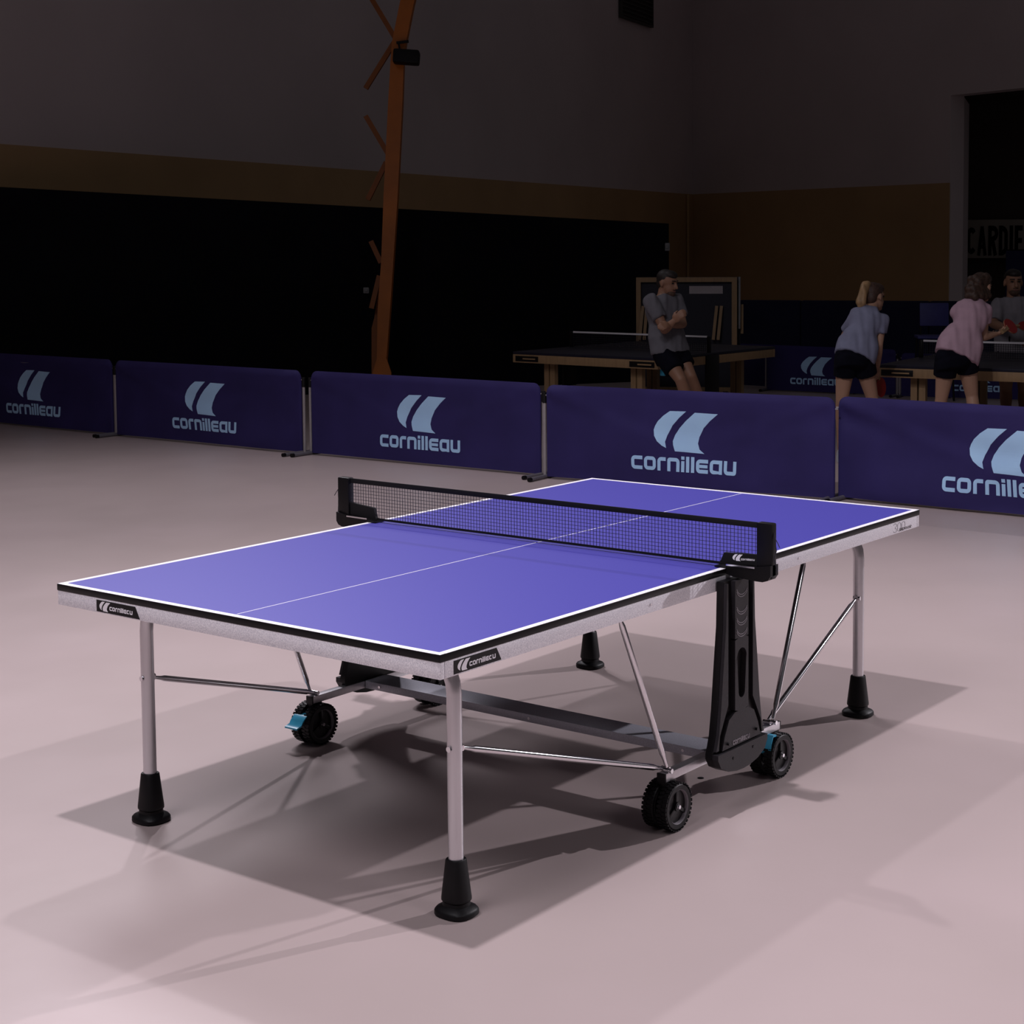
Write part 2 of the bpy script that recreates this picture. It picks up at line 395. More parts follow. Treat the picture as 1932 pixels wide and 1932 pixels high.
# a row of dark wall pads
pa, pb = xy(1396, 455, 22.4), xy(2010, 450, 21.0)
pads = thing('crash_mat_row', 'low row of dark navy padded mats below the beige wall', 'mats', (pa + pb) / 2)
NP = 5
for i in range(NP):
    a, b = pa.lerp(pb, i / NP + 0.0002), pa.lerp(pb, (i + 1) / NP - 0.0002)
    d = (b - a); M = Matrix.Rotation(math.atan2(d.y, d.x), 3, 'Z'); z = CAM.z - (567 - 452) / FPX * 21.6
    q = MB().box((a + b) / 2 + V((0, 0, z / 2)), (d.length, 0.14, z), M, 0.03).build('mat_pad', 'navy_pad', None, 40); put(q, pads)

# sign in the hall: black capitals on a pale board, cut by the photograph's edge
def caps(txt, k=0.17):
    q = []; x = 0.0; s = k; h = s / 2
    for ch in txt:
        wd = 0.46; g = []
        if ch == 'C': g = ribbon(arc(0.23, 0.72, 0.23 - h, 20, 180, 6) + arc(0.23, 0.28, 0.23 - h, 180, 340, 6), s)
        elif ch == 'A': g = ribbon([(h * .7, 0), (0.23, 1 - h * .3)], s * .9) + ribbon([(0.23, 1 - h * .3), (wd - h * .7, 0)], s * .9) + ribbon([(0.1, 0.3), (0.36, 0.3)], s * .8)
        elif ch == 'R': g = ribbon([(h, 0), (h, 1)], s) + ribbon([(h, 1 - h)] + arc(0.26, 0.74, 0.26 - h, 90, -90, 6) + [(h, 0.48)], s) + ribbon([(0.24, 0.48), (0.38, 0)], s)
        elif ch == 'D': g = ribbon([(h, 0), (h, 1)], s) + ribbon([(h, 1 - h), (0.16, 1 - h)] + arc(0.20, 0.72, 0.26 - h, 80, 0, 4) + arc(0.20, 0.28, 0.26 - h, 0, -80, 4) + [(0.16, h), (h, h)], s)
        elif ch == 'I': wd = s; g = ribbon([(h, 0), (h, 1)], s)
        elif ch == 'N': g = ribbon([(h, 0), (h, 1)], s) + ribbon([(h, 1), (wd - h, 0)], s) + ribbon([(wd - h, 0), (wd - h, 1)], s)
        elif ch == 'O': g = ribbon(arc(0.23, 0.72, 0.23 - h, 0, 180, 6) + arc(0.23, 0.28, 0.23 - h, 180, 360, 6), s, True)
        elif ch == 'E': g = ribbon([(h, 0), (h, 1)], s) + ribbon([(h, 1 - h), (0.4, 1 - h)], s) + ribbon([(h, 0.5), (0.37, 0.5)], s) + ribbon([(h, h), (0.4, h)], s)
        elif ch == '3': g = ribbon(arc(0.23, 0.74, 0.23 - h, 160, -90, 8), s) + ribbon(arc(0.23, 0.26, 0.23 - h, 90, -160, 8), s)
        elif ch == '0': g = ribbon(arc(0.23, 0.72, 0.23 - h, 0, 180, 6) + arc(0.23, 0.28, 0.23 - h, 180, 360, 6), s, True)
        q += [tuple((a + x, b) for a, b in f) for f in g]; x += wd + 0.10
    return q, x - 0.10
sd = (hk2 - hk).normalized(); DS = DJ + 4.6
s0 = xy(1815, 452, DS); zt, zbm = at(1826, 415, DS).z, at(1826, 487, DS).z
SM = lambda u, v, t: s0 + sd * u + V((0, 0, zbm + v)) - nv.normalized() * t
sign = thing('hall_sign', 'pale wall sign with black capitals seen through the doorway', 'sign', SM(0.9, 0, 0))
put(marks([[(0, 0), (2.6, 0), (2.6, zt - zbm), (0, zt - zbm)]], SM, 0, 0.03).build('board', 'sign_board'), sign)
cq, cw = caps('CARDIE')
k = (at(1826, 426, DS).z - at(1826, 482, DS).z)
put(marks([[(u * k * 0.62 + 0.11, v * k + 0.06) for u, v in p] for p in cq], SM, 0.03, 0.045).build('lettering', 'sign_black'), sign)
bn0 = xy(1898, 452, DS - 1.0); zb0, zb1 = at(1898, 520, DS - 1).z, at(1898, 472, DS - 1).z
BM = lambda u, v, t: bn0 + sd * u + V((0, 0, v)) - nv.normalized() * t
ban = thing('hanging_banner', 'dark blue hanging banner partly covering the pale sign in the doorway', 'banner', BM(0.4, 0, 0))
put(marks([[(0, zb0 - 0.5), (0.9, zb0 - 0.5), (0.9, zb1), (0, zb1)]], BM, 0, 0.02).build('cloth', 'banner_blue'), ban)
put(MB().tube([BM(-0.03, zb1, 0.01), BM(0.95, zb1, 0.01)], 0.018, 10).build('rod', 'matte_black', None, 40), ban)

# ------------------------------------------------------------------ steel column with zigzag bracing
CD = 19.0
base = xy(716, 455, CD)
colm = thing('steel_column', 'tall orange steel lattice column rising behind the barriers', 'column', base)
def quadcol(name, pts, dpt, m, extra=0.0):
    secs = []; mb = MB(); vs = []
    for (x0, x1, y) in pts:
        a, b = at(x0, y, CD + extra), at(x1, y, CD + extra)
        vs += [a, b, b + FWD * dpt, a + FWD * dpt]
    fs = []
    for i in range(len(pts) - 1):
        for k in range(4):
            k2 = (k + 1) % 4; fs.append((i * 4 + k, i * 4 + k2, i * 4 + 4 + k2, i * 4 + 4 + k))
    n = len(pts) - 1; fs += [(0, 3, 2, 1), (n * 4, n * 4 + 1, n * 4 + 2, n * 4 + 3)]
    return put(mb.add(vs, fs).build(name, m), colm)
quadcol('post', [(770, 797, -60), (754, 780.5, 6), (739.5, 766, 79), (737, 762, 110), (732, 759, 197), (723.5, 750, 373), (719, 742, 494), (712.5, 736, 583), (711, 729, 677), (710.5, 728.5, 748)], 0.16, 'orange_paint')
quadcol('base_gusset', [(711, 729, 676), (703, 738, 703), (703, 738, 746)], 0.05, 'orange_paint', -0.06)
quadcol('rear_chord', [(722, 735, 494), (706, 716, 600), (701, 712, 619), (701, 712, 693), (701, 712, 746)], 0.08, 'orange_dark', 0.25)
for (x0, y0, x1, y1) in [(700, -4, 745, 71), (744, 80, 690, 167), (690, 219, 733, 292), (729, 306, 694, 377), (700, 455, 719, 496), (716, 520, 701, 582)]:
    put(MB().beam(at(x0, y0, CD + 0.08), at(x1, y1, CD + 0.08), 0.055, 0.055, up=FWD).build('brace', 'orange_dark'), colm)
cb = thing('loudspeaker', 'small black loudspeaker box bolted to the orange column', 'loudspeaker', at(767, 108, CD - 0.12))
put(MB().box(at(767, 108, CD - 0.14), (0.29, 0.2, 0.155), ROT @ Matrix.Rotation(-0.07, 3, 'Z') @ Matrix.Rotation(PI / 2, 3, 'X'), 0.025).build('housing', 'matte_black', None, 40), cb)
put(MB().beam(at(748, 81, CD - 0.08), at(771, 78, CD - 0.08), 0.03, 0.03).build('bracket', 'matte_black'), cb)
put(MB().beam(at(752, 80, CD - 0.08), at(755, 98, CD - 0.12), 0.02, 0.02, up=FWD).build('arm', 'matte_black'), cb)

# air vent high on the left wall
def on_wall(px, py):
    r = ray(px, py); n = V((dl.y, -dl.x, 0)); t = (WA - CAM).dot(n) / r.dot(n); return CAM + r * t
va, vb = on_wall(1168, 33), on_wall(1228, 47)
vn = V((dl.y, -dl.x, 0)); vn = vn if (CAM - va).dot(vn) > 0 else -vn
vent = thing('air_vent', 'dark louvred air vent high on the pale wall', 'vent', va)
vw = (vb - va).length; vz = min(va.z, vb.z)
VM = lambda u, v, t: V((va.x, va.y, vz)) + dl * u + V((0, 0, v)) + vn * t
put(marks([[(0, 0), (vw, 0), (vw, 0.9), (0, 0.9)]], VM, 0.0, 0.02).build('back_plate', 'vent_dark'), vent)
for p in ([(0, 0), (vw, 0), (vw, 0.05), (0, 0.05)], [(0, 0.85), (vw, 0.85), (vw, 0.9), (0, 0.9)], [(0, 0.05), (0.05, 0.05), (0.05, 0.85), (0, 0.85)], [(vw - 0.05, 0.05), (vw, 0.05), (vw, 0.85), (vw - 0.05, 0.85)]):
    put(marks([p], VM, 0.02, 0.07).build('frame_bar', 'vent_dark'), vent)
for i in range(8):
    z = 0.1 + i * 0.095
    put(MB().add([VM(0.05, z, 0.02), VM(vw - 0.05, z, 0.02), VM(vw - 0.05, z - 0.03, 0.065), VM(0.05, z - 0.03, 0.065), VM(0.05, z + 0.012, 0.02), VM(vw - 0.05, z + 0.012, 0.02), VM(vw - 0.05, z - 0.018, 0.065), VM(0.05, z - 0.018, 0.065)],
        [(0, 1, 2, 3), (7, 6, 5, 4), (0, 4, 5, 1), (1, 5, 6, 2), (2, 6, 7, 3), (3, 7, 4, 0)]).build('slat', 'vent_dark'), vent)
# small fittings
def wallbox(name, label, cat, px, py, d, w_, h_, m):
    root = thing(name, label, cat, at(px, py, d))
    M = ROT @ Matrix.Rotation(PI / 2, 3, 'X')
    put(MB().box(at(px, py, d), (w_, 0.05, h_), M, 0.008).build('case', m, None, 40), root)
    put(MB().box(at(px, py, d - 0.035), (w_ * 0.5, 0.02, h_ * 0.4), M, 0.004).build('button', m, None, 40), root)
wallbox('wall_switch', 'tiny pale switch box on the black screen left of the orange column', 'switch', 691, 548, 19.85, 0.065, 0.07, 'box_grey')
wallbox('junction_box', 'small grey box at the right edge of the black screen', 'box', 1259, 466, 21.34, 0.06, 0.10, 'box_grey')

# ================================================================== BARRIERS
def barrier(label, a, b, H=0.71, amp=0.012, poles=(0, 0), seed=0, group='barriers around the court', logo_x=0.0, off=0.0):
    a, b = V((a[0], a[1], 0)), V((b[0], b[1], 0)); d = b - a; W = d.length; rz = math.atan2(d.y, d.x)
    root = thing('court_barrier', label, 'barrier', (a + b) / 2, rz, group)
    rnd = random.Random(seed); ph = [rnd.uniform(0, 6) for _ in range(6)]
    k = H / 0.71
    def disp(x, z):
        u = x / W; v = z / H
        f = math.sin(4.1 * u * 2 + 5 * v + ph[0]) * 0.35 + math.sin(9 * u - 7 * v + ph[1]) * 0.18
        for sgn in (-1, 1):                               # folds that hang from the top corners
            e = 0.5 - sgn * u
            f += 1.3 * math.exp(-((1 - v) - 0.05 - e * 1.15) ** 2 / 0.006) * math.exp(-e * 4.2) * (1 if sgn < 0 else 0.8)
            f -= 0.9 * math.exp(-((1 - v) - 0.16 - e * 0.55) ** 2 / 0.010) * math.exp(-e * 3.0)
        f += math.sin(26 * u + ph[2]) * 0.22 * (1 - v) ** 2
        edge = min(1, (0.5 - abs(u)) / 0.03) * min(1, v / 0.08 + .2) * min(1, (1 - v) / 0.05)
        return amp * f * max(edge, 0)
    z0 = 0.018 * k; r = 0.065 * k
    def top(x):
        dx = W / 2 - abs(x)
        return H if dx >= r else H - (r - math.sqrt(max(r * r - (r - dx) ** 2, 0)))
    nx, nz = 72, 22; mb = MB(); vs = []; fs = []
    xs = [-W / 2 + W * i / nx for i in range(nx + 1)]
    xs = sorted(set(xs + [s * (W / 2 - r * q) for s in (-1, 1) for q in (0.08, 0.2, 0.4, 0.7, 1.0)])); n = len(xs)
    T = 0.016 * k
    for side in (-1, 1):
        for x in xs:
            for j in range(nz + 1):
                z = z0 + (top(x) - z0) * j / nz
                rim = min(1.0, (top(x) - z) / (0.02 * k), (W / 2 - abs(x)) / (0.02 * k))
                th = T * math.sqrt(max(0.0, 1 - (1 - max(rim, 0)) ** 2)) + 0.001
                vs.append((x, side * th - disp(x, z), z))
    m_ = nz + 1; o2 = n * m_
    for i in range(n - 1):
        for j in range(nz):
            p = i * m_ + j; fs.append((p, p + m_, p + m_ + 1, p + 1)); fs.append((o2 + p, o2 + p + 1, o2 + p + m_ + 1, o2 + p + m_))
    for i in range(n - 1):
        for j in (0, nz):
            p = i * m_ + j; fs.append((p, o2 + p, o2 + p + m_, p + m_))
    for i in (0, n - 1):
        for j in range(nz):
            p = i * m_ + j; fs.append((p, p + 1, o2 + p + 1, o2 + p))
    mb.add(vs, fs).build('cloth', 'barrier_cloth', root, 50)
    ph_ = 0.298 * k; pw = SAIL_ASPECT * ph_
    def MP(u, v, t):
        return V((u, -T - disp(u, v) - t, v))
    marks([[(u * ph_ - pw / 2 + 0.02 * k + off, v * ph_ + 0.265 * k) for u, v in p] for p in finely(SAILS)], MP, -0.002, 0.0035).build('emblem', 'logo_blue', root)
    tw = 0.84 * k; th_ = tw / WORD_W
    marks([[(u * th_ - tw / 2 + off, v * th_ * 1.06 + 0.125 * k) for u, v in p] for p in WORD], MP, -0.002, 0.0035).build('lettering', 'logo_blue', root)
    fr = MB()
    for s_ in (-1, 1):
        hid = poles[0 if s_ < 0 else 1]; x = s_ * (W / 2 + (0.022 - 0.055 * hid) * k); py_ = 0.004 + 0.034 * hid
        MB().tube([(x, py_, 0.012), (x, py_, 0.57 * k)], 0.0125 * k, 12).build('pole', 'pole_grey', root, 40)
        MB().tube([(x, py_, 0.57 * k), (x, py_, 0.65 * k)], 0.016 * k, 12).build('clip', 'matte_black', root, 40)
        ft = MB().tube([(x - 0.012 * s_, -0.24 * k, 0.016), (x - 0.012 * s_, 0.2 * k, 0.016)], 0.0155, 12).build('foot', 'foot_grey', root, 40)
        MB().tube([(x - 0.012 * s_, -0.243 * k, 0.016), (x - 0.012 * s_, -0.215 * k, 0.016)], 0.0162, 12).build('foot_cap', 'rubber_black', ft, 40)
    MB().tube([(-W / 2 - 0.02, 0.002, 0.63 * k), (W / 2 + 0.02, 0.002, 0.63 * k)], 0.006, 8).build('top_rail', 'pole_grey', root, 40)
    return root
barrier('dark navy logo barrier farthest left of the front row, nearly in shadow', (-11.75, 5.55), (-9.33, 5.55), amp=0.026, seed=1)
barrier('navy logo barrier second from the left, beside the dark leftmost one', (-9.25, 5.53), (-6.82, 5.54), amp=0.020, seed=2)
barrier('navy logo barrier in front of the orange column base', (-6.72, 5.56), (-4.31, 5.60), amp=0.011, seed=3)
barrier('navy logo barrier directly behind the far end of the blue table', (-4.20, 5.53), (-1.90, 5.76), amp=0.022, seed=4, poles=(0, 1))
barrier('creased navy logo barrier cut off by the right edge of the photo', (-1.925, 5.855), (0.48, 5.80), amp=0.034, seed=5, poles=(1, 0))

# ================================================================== MAIN TABLE
T = thing('ping_pong_table', 'blue table tennis table with silver apron on wheels in the foreground', 'table', (0, 0, 0))
HW, HL, TZ = 0.7625, 1.37, 0.76
AB, BB = 0.697, 0.741                       # apron bottom, black band bottom
for sg in (-1, 1):                          # two halves
    y0, y1 = (0.002, HL) if sg > 0 else (-HL, -0.002)
    half = MB().box((0, (y0 + y1) / 2, (TZ + BB) / 2), (2 * HW, y1 - y0, TZ - BB), None, 0.0015).build('tabletop_half', 'edge_black', T, 30)
    e = 0.0003
    MB().box((0, (y0 + y1) / 2, TZ), (2 * HW - 0.003, y1 - y0 - 0.003, 0.0008)).build('playing_surface', 'table_blue', half)
    LW = 0.020
    zz = TZ + 0.0006
    for s2 in (-1, 1):
        MB().box((s2 * (HW - LW / 2 - 0.001), (y0 + y1) / 2, zz), (LW, y1 - y0 - 0.002, 0.0008)).build('side_line', 'line_white', half)
    MB().box((0, sg * (HL - LW / 2 - 0.001), zz + 0.0001), (2 * HW - 0.002, LW, 0.0008)).build('end_line', 'line_white', half)
    MB().box((0, (y0 + y1) / 2 - sg * 0.012, zz), (0.0032, y1 - y0 - 0.03, 0.0008)).build('centre_line', 'line_white', half)
    # apron
    at_ = 0.016; hz = (AB + BB) / 2; hh = BB - AB
    MB().box((0, sg * (HL - at_ / 2 - 0.0015), hz), (2 * HW - 0.003, at_, hh), None, 0.0018).build('end_apron', 'apron_silver', T, 30)
    for s2 in (-1, 1):
        MB().box((s2 * (HW - at_ / 2 - 0.0015), (y0 + y1) / 2 - sg * at_ / 2, hz), (at_, y1 - y0 - at_ - 0.006, hh), None, 0.0018).build('side_apron', 'apron_silver', T, 30)
        MB().tube([(s2 * (HW - 0.003), sg * 0.44, 0.722), (s2 * (HW + 0.0015), sg * 0.44, 0.722)], 0.004, 10).build('apron_screw', 'chrome', T, 40)
    MB().box((0, sg * 0.02, 0.722), (2 * HW - 0.05, 0.025, 0.036)).build('inner_apron', 'apron_silver', T)
# stickers
def sticker(mapf, w_):
    st = marks([[(0, 0), (w_, 0), (w_ - 0.019, 0.0345), (0, 0.0345)]], mapf, 0, 0.0009).build('sticker', 'edge_black', T)
    marks(scaled(SAILS, 0.0285, 0.014, 0.0032), mapf, 0.0009, 0.0014).build('emblem', 'print_white', st)
    k = 0.104 / WORD_W
    marks(scaled(WORD, k, 0.060, 0.009), mapf, 0.0009, 0.0014).build('lettering', 'print_white', st)
sticker(lambda u, v, t: V((-0.577 + u, -HL + 0.0015 - t, 0.7005 + v)), 0.195)
sticker(lambda u, v, t: V((HW - 0.0015 + t, -1.318 + u, 0.7010 + v)), 0.188)
q3, w3 = caps('300', 0.03); qi, wi = caps('INDOOR', 0.13)
NM = lambda u, v, t: V((HW - 0.0015 + t, 1.150 + u, 0.698 + v))
marks(scaled(q3, 0.037, 0, 0.003) if False else [[(u * 0.062, v * 0.036 + 0.003) for u, v in p] for p in q3], NM, 0, 0.0006).build('model_number', 'print_grey', T)
marks([[(u * 0.034 + 0.052, v * 0.011 + 0.004) for u, v in p] for p in qi], NM, 0, 0.0006).build('model_word', 'print_grey', T)

# legs: two U-frames
LX, LY = 0.62, 1.154
for sy in (-1, 1):
    for sx in (-1, 1):
        x, y = sx * LX, sy * LY; r = 0.11
        pts = [(x, y, 0.10), (x, y, 0.3), (x, y, 0.705 - r)]
        for i in range(1, 7):
            t = PI / 2 * i / 6; pts.append((x - sx * r * (1 - math.cos(t)), y, 0.705 - r + r * math.sin(t)))
        pts.append((0, y, 0.705))
        leg = MB().tube(pts, 0.0205, 20).build('leg', 'steel_tube', T, 60)
        MB().tube([(x, y - sy * 0.026, 0.45), (x, y + sy * 0.026, 0.45)], 0.008, 8).build('leg_bolt', 'chrome', leg, 40)
        # rubber foot: tapering boot over a rounded flange
        ex, ey = V((1, 0, 0)), V((0, 1, 0)); c = V((x, y, 0))
        MB().loft([(c + V((0, 0, z)), ex, a, ey, b, 0.75) for z, a, b in
                   ((0.0, 0.052, 0.047), (0.004, 0.057, 0.052), (0.014, 0.0565, 0.0515), (0.020, 0.052, 0.047), (0.027, 0.036, 0.033), (0.036, 0.035, 0.032), (0.041, 0.0385, 0.0355), (0.048, 0.0385, 0.0355), (0.148, 0.0265, 0.0255), (0.151, 0.0245, 0.024))], 28
                  ).build('rubber_foot', 'rubber_black', leg, 35)
# wheel carriages
RX = {1: 0.715, -1: -0.777}
for sx in (-1, 1):
    x = RX[sx]
    car = MB().box((x, 0.03, 0.165), (0.030, 0.69, 0.026), None, 0.002).build('carriage_rail', 'chrome' if False else 'steel_tube', T, 30)
    for yy in (-0.316, 0.376):
        MB().box((x, yy, 0.165), (0.031, 0.006, 0.027), None, 0.001).build('end_cap', 'plastic_black', car, 30)
    for sy in (-1, 1):
        yw = -0.285 if sy < 0 else 0.345
        wx = 0.714 if sx > 0 else -0.787; R = 0.075
        # fork block
        MB().box((wx, yw, 0.135), (0.03, 0.05, 0.04), None, 0.004).build('wheel_fork', 'plastic_black', T, 30)
        MB().tube([(wx - 0.047, yw, R), (wx + 0.047, yw, R)], 0.006, 10).build('axle', 'chrome', T, 40)
        for k_ in (-1, 1):
            xc = wx + k_ * 0.0265; hw = 0.0175
            ax = [V((0, 1, 0)), V((0, 0, 1)), V((1, 0, 0))]
            tyre = MB(); seg = 48
            prof = [(0.052, -hw + .001), (0.066, -hw), (0.0715, -hw * .7), (0.072, hw * .7), (0.066, hw), (0.052, hw - .001)]
            vs = []; fs = []; np_ = len(prof)
            for i in range(seg):
                t = 2 * PI * i / seg
                for rr, xx in prof: vs.append((xc + xx, yw + rr * math.cos(t), R + rr * math.sin(t)))
            for i in range(seg):
                i2 = (i + 1) % seg
                for j in range(np_):
                    j2 = (j + 1) % np_; fs.append((i * np_ + j, i2 * np_ + j, i2 * np_ + j2, i * np_ + j2))
            tyre.add(vs, fs)
            for i in range(34):                            # tread lugs
                for s3 in (-1, 1):
                    t = 2 * PI * (i + 0.25 * s3) / 34; rr = 0.0720
                    M = Matrix.Rotation(t - PI / 2, 3, 'X')
                    tyre.box((xc + s3 * hw * 0.52, yw + rr * math.cos(t), R + rr * math.sin(t)), (hw * 0.95, 0.0085, 0.0036), M)
            wh = tyre.build('wheel', 'rubber_black', T, 30)
            rim = MB(); vs = []; fs = []
            rp = [(0.050, hw * .8), (0.0525, hw * .98), (0.0525, -hw * .98), (0.050, -hw * .8)]
            for i in range(seg):
                t = 2 * PI * i / seg
                for rr, xx in rp: vs.append((xc + xx, yw + rr * math.cos(t), R + rr * math.sin(t)))
            for i in range(seg):
                i2 = (i + 1) % seg
                for j in range(4):
                    j2 = (j + 1) % 4; fs.append((i * 4 + j, i2 * 4 + j, i2 * 4 + j2, i * 4 + j2))
            rim.add(vs, fs).build('rim', 'plastic_grey', wh, 40)
            hubm = MB().tube([(xc - hw * .3, yw, R), (xc + hw * .3, yw, R)], 0.051, 28)
            hubm.tube([(xc - hw * .8, yw, R), (xc + hw * .8, yw, R)], 0.014, 16)
            for i in range(3):
                t = 2 * PI * i / 3 + PI / 2; M = Matrix.Rotation(t, 3, 'X')
                hubm.box((xc, yw + 0.03 * math.cos(t), R + 0.03 * math.sin(t)), (hw * 1.25, 0.042, 0.012), M, 0.002)
            hubm.build('hub', 'plastic_black', wh, 40)
            MB().ellipsoid((xc + k_ * hw * .85, yw, R), ax, (0.007, 0.007, 0.004), 12, 7).build('hub_bolt', 'chrome', wh, 60)
        if (sx, sy) in ((-1, -1), (1, 1)):                  # blue brake pedals between the wheels
            s4 = sy
            pd = MB(); prof = [(0.10, 0.000), (0.118, 0.012), (0.115, 0.045), (0.100, 0.062), (0.088, 0.070), (0.082, 0.092)]
            if sx > 0: prof = [(0.150, -0.03), (0.152, -0.05), (0.130, -0.062), (0.105, -0.066), (0.095, -0.060), (0.090, -0.045)]
            vs = []; fs = []
            for i, (z, dy) in enumerate(prof):
                hwid = 0.030 if sx < 0 else 0.036
                for xx, dz in ((-hwid, 0), (hwid, 0), (hwid, -0.006), (-hwid, -0.006)):
                    vs.append((wx + xx - 0.004 * (sx < 0), yw - (0.02 + dy) if sx < 0 else yw + dy, z + dz))
            for i in range(len(prof) - 1):
                for k in range(4):
                    k2 = (k + 1) % 4; fs.append((i * 4 + k, i * 4 + k2, i * 4 + 4 + k2, i * 4 + 4 + k))
            n = len(prof) - 1; fs += [(0, 3, 2, 1), (n * 4, n * 4 + 1, n * 4 + 2, n * 4 + 3)]
            o = pd.add(vs, fs).build('brake_pedal', 'pedal_blue', T, 60); o['label'] = 'bright blue brake pedal'
    # struts with flattened ends
    def strut(a, b, rr=0.0095):
        a, b = V(a), V(b); d = (b - a).normalized()
        s_ = MB().tube([a + d * 0.012, a + d * 0.045, a + d * 0.06, b - d * 0.06, b - d * 0.045, b - d * 0.012], [rr * .55, rr * .7, rr, rr, rr * .7, rr * .55], 12).build('strut', 'chrome', T, 60)
        for p in (a, b): MB().tube([p + V((-0.012 * sx, 0, 0)), p + V((0.016 * sx, 0, 0))], 0.0075, 10).build('strut_bolt', 'chrome', s_, 40)
    tops = {(1, -1): -0.49, (1, 1): 0.65, (-1, -1): -0.60, (-1, 1): 0.62}
    for sy in (-1, 1):
        yb = -0.300 if sy < 0 else 0.328
        strut((x + 0.012 * sx, yb, 0.186), (sx * 0.675, tops[(sx, sy)], 0.708))
        strut((x - 0.004 * sx, yb - 0.01 * sy, 0.186), (sx * LX, sy * (LY - 0.015), 0.447))
# cross beam joining the carriages
bm_ = MB().box((-0.03, 0.005, 0.166), (1.46, 0.112, 0.028), None, 0.002).build('cross_beam', 'galvanised', T, 30)
for xx in (-0.69, 0.0, 0.62):
    MB().tube([(xx, -0.053, 0.166), (xx, -0.049, 0.166)], 0.005, 10).build('rivet', 'chrome', bm_, 40)

# black upright panels at the net line
HWP = [(0.730, 0.083), (0.59, 0.088), (0.45, 0.105), (0.34, 0.117), (0.26, 0.130), (0.225, 0.142), (0.205, 0.150)]
BOT = [(-0.150, 0.190), (-0.132, 0.163), (-0.09, 0.143), (-0.04, 0.133), (0.0, 0.131), (0.04, 0.133), (0.09, 0.143), (0.132, 0.163), (0.150, 0.190)]
def hw_at(z):
    for (z1, h1), (z0, h0) in zip(HWP, HWP[1:]):
        if z0 <= z <= z1: return h0 + (h1 - h0) * (z - z0) / (z1 - z0)
    return HWP[-1][1] if z < HWP[-1][0] else HWP[0][1]
for sx in (-1, 1):
    XB, XF = 0.766, 0.790
    PM = lambda u, v, t: V((sx * t, u, v))
    left = [(-h, z) for z, h in HWP]; right = [(h, z) for z, h in reversed(HWP)]
    pan = marks([left + BOT + right], PM, XB, XF).build('upright_panel', 'plastic_black', T, 30)
    # raised side ribs, centre rib with a keyhole slot, bottom cap
    for s2 in (-1, 1):
        zs = [0.725, 0.59, 0.45, 0.345, 0.26, 0.215]
        poly = [(s2 * hw_at(z) * 0.985, z) for z in zs] + [(s2 * (0.074 if z > 0.34 else 0.110 + (0.345 - z) * 0.15), z) for z in reversed(zs)]
        marks([poly], PM, XF, XF + 0.012).build('side_rib', 'plastic_grain', pan, 30)
    N = 36; outer = []; inner = []
    for i in range(N):
        t = 2 * PI * i / N; ct, st = math.cos(t), math.sin(t)
        zi = 0.432 + 0.082 * (st if abs(ct) < .6 else st); 
        wv = 0.028 if st > 0 else 0.019
        zc = 0.485 if st > 0 else 0.375
        inner.append((wv * ct * 1.0, zc + wv * st)); 
        m_ = max(abs(ct) / 0.040, abs(st) / 0.115); outer.append((ct / m_, 0.432 + st / m_))
    mbr = MB(); vs = []
    for ring, tt in ((outer, XF), (inner, XF), (outer, XF + 0.016), (inner, XF + 0.016)): vs += [PM(u, v, tt) for u, v in ring]
    fs = []
    for i in range(N):
        j = (i + 1) % N
        fs += [(2 * N + i, 2 * N + j, 3 * N + j, 3 * N + i), (i, j, 2 * N + j, 2 * N + i), (N + i, 3 * N + i, 3 * N + j, N + j)]
    mbr.add(vs, fs).build('slot_rib', 'plastic_grain', pan, 30)
    marks([[(-0.040, 0.728), (0.040, 0.728), (0.040, 0.547), (-0.040, 0.547)]], PM, XF, XF + 0.016).build('centre_rib', 'plastic_grain', pan, 30)
    marks([[(-0.040, 0.317), (0.040, 0.317), (0.075, 0.300), (0.100, 0.255), (0.115, 0.212), (-0.115, 0.212), (-0.100, 0.255), (-0.075, 0.300)]], PM, XF, XF + 0.016).build('lower_plate', 'plastic_grain', pan, 30)
    marks([[(-0.149, 0.206), (-0.149, 0.190)] + BOT[1:-1] + [(0.149, 0.190), (0.149, 0.206)]], PM, XF, XF + 0.022).build('bottom_cap', 'plastic_grain', pan, 30)
    for z in (0.685, 0.630, 0.596, 0.560):
        for dz in (0, -0.007):
            pts = [(0.034 * math.cos(math.radians(a)), z + dz + 0.026 + 0.030 * math.sin(math.radians(a))) for a in range(200, 331, 13)]
            marks(ribbon(pts, 0.0022), PM, XF + 0.016, XF + 0.0172).build('crescent_ridge', 'plastic_grey', pan)
    kk = 0.10 / WORD_W
    marks([[(u * kk * sx - 0.055 * sx, v * kk * 1.2 + 0.217) for u, v in p] for p in WORD], PM, XF + 0.016, XF + 0.0175).build('moulded_word', 'plastic_grey', pan)
    for yy, zz in ((-0.085, 0.228), (0.085, 0.235), (-0.06, 0.178), (0.06, 0.185)):
        MB().tube([PM(yy, zz, XF + 0.01), PM(yy, zz, XF + 0.024)], 0.0045, 10).build('panel_screw', 'plastic_black', pan, 40)

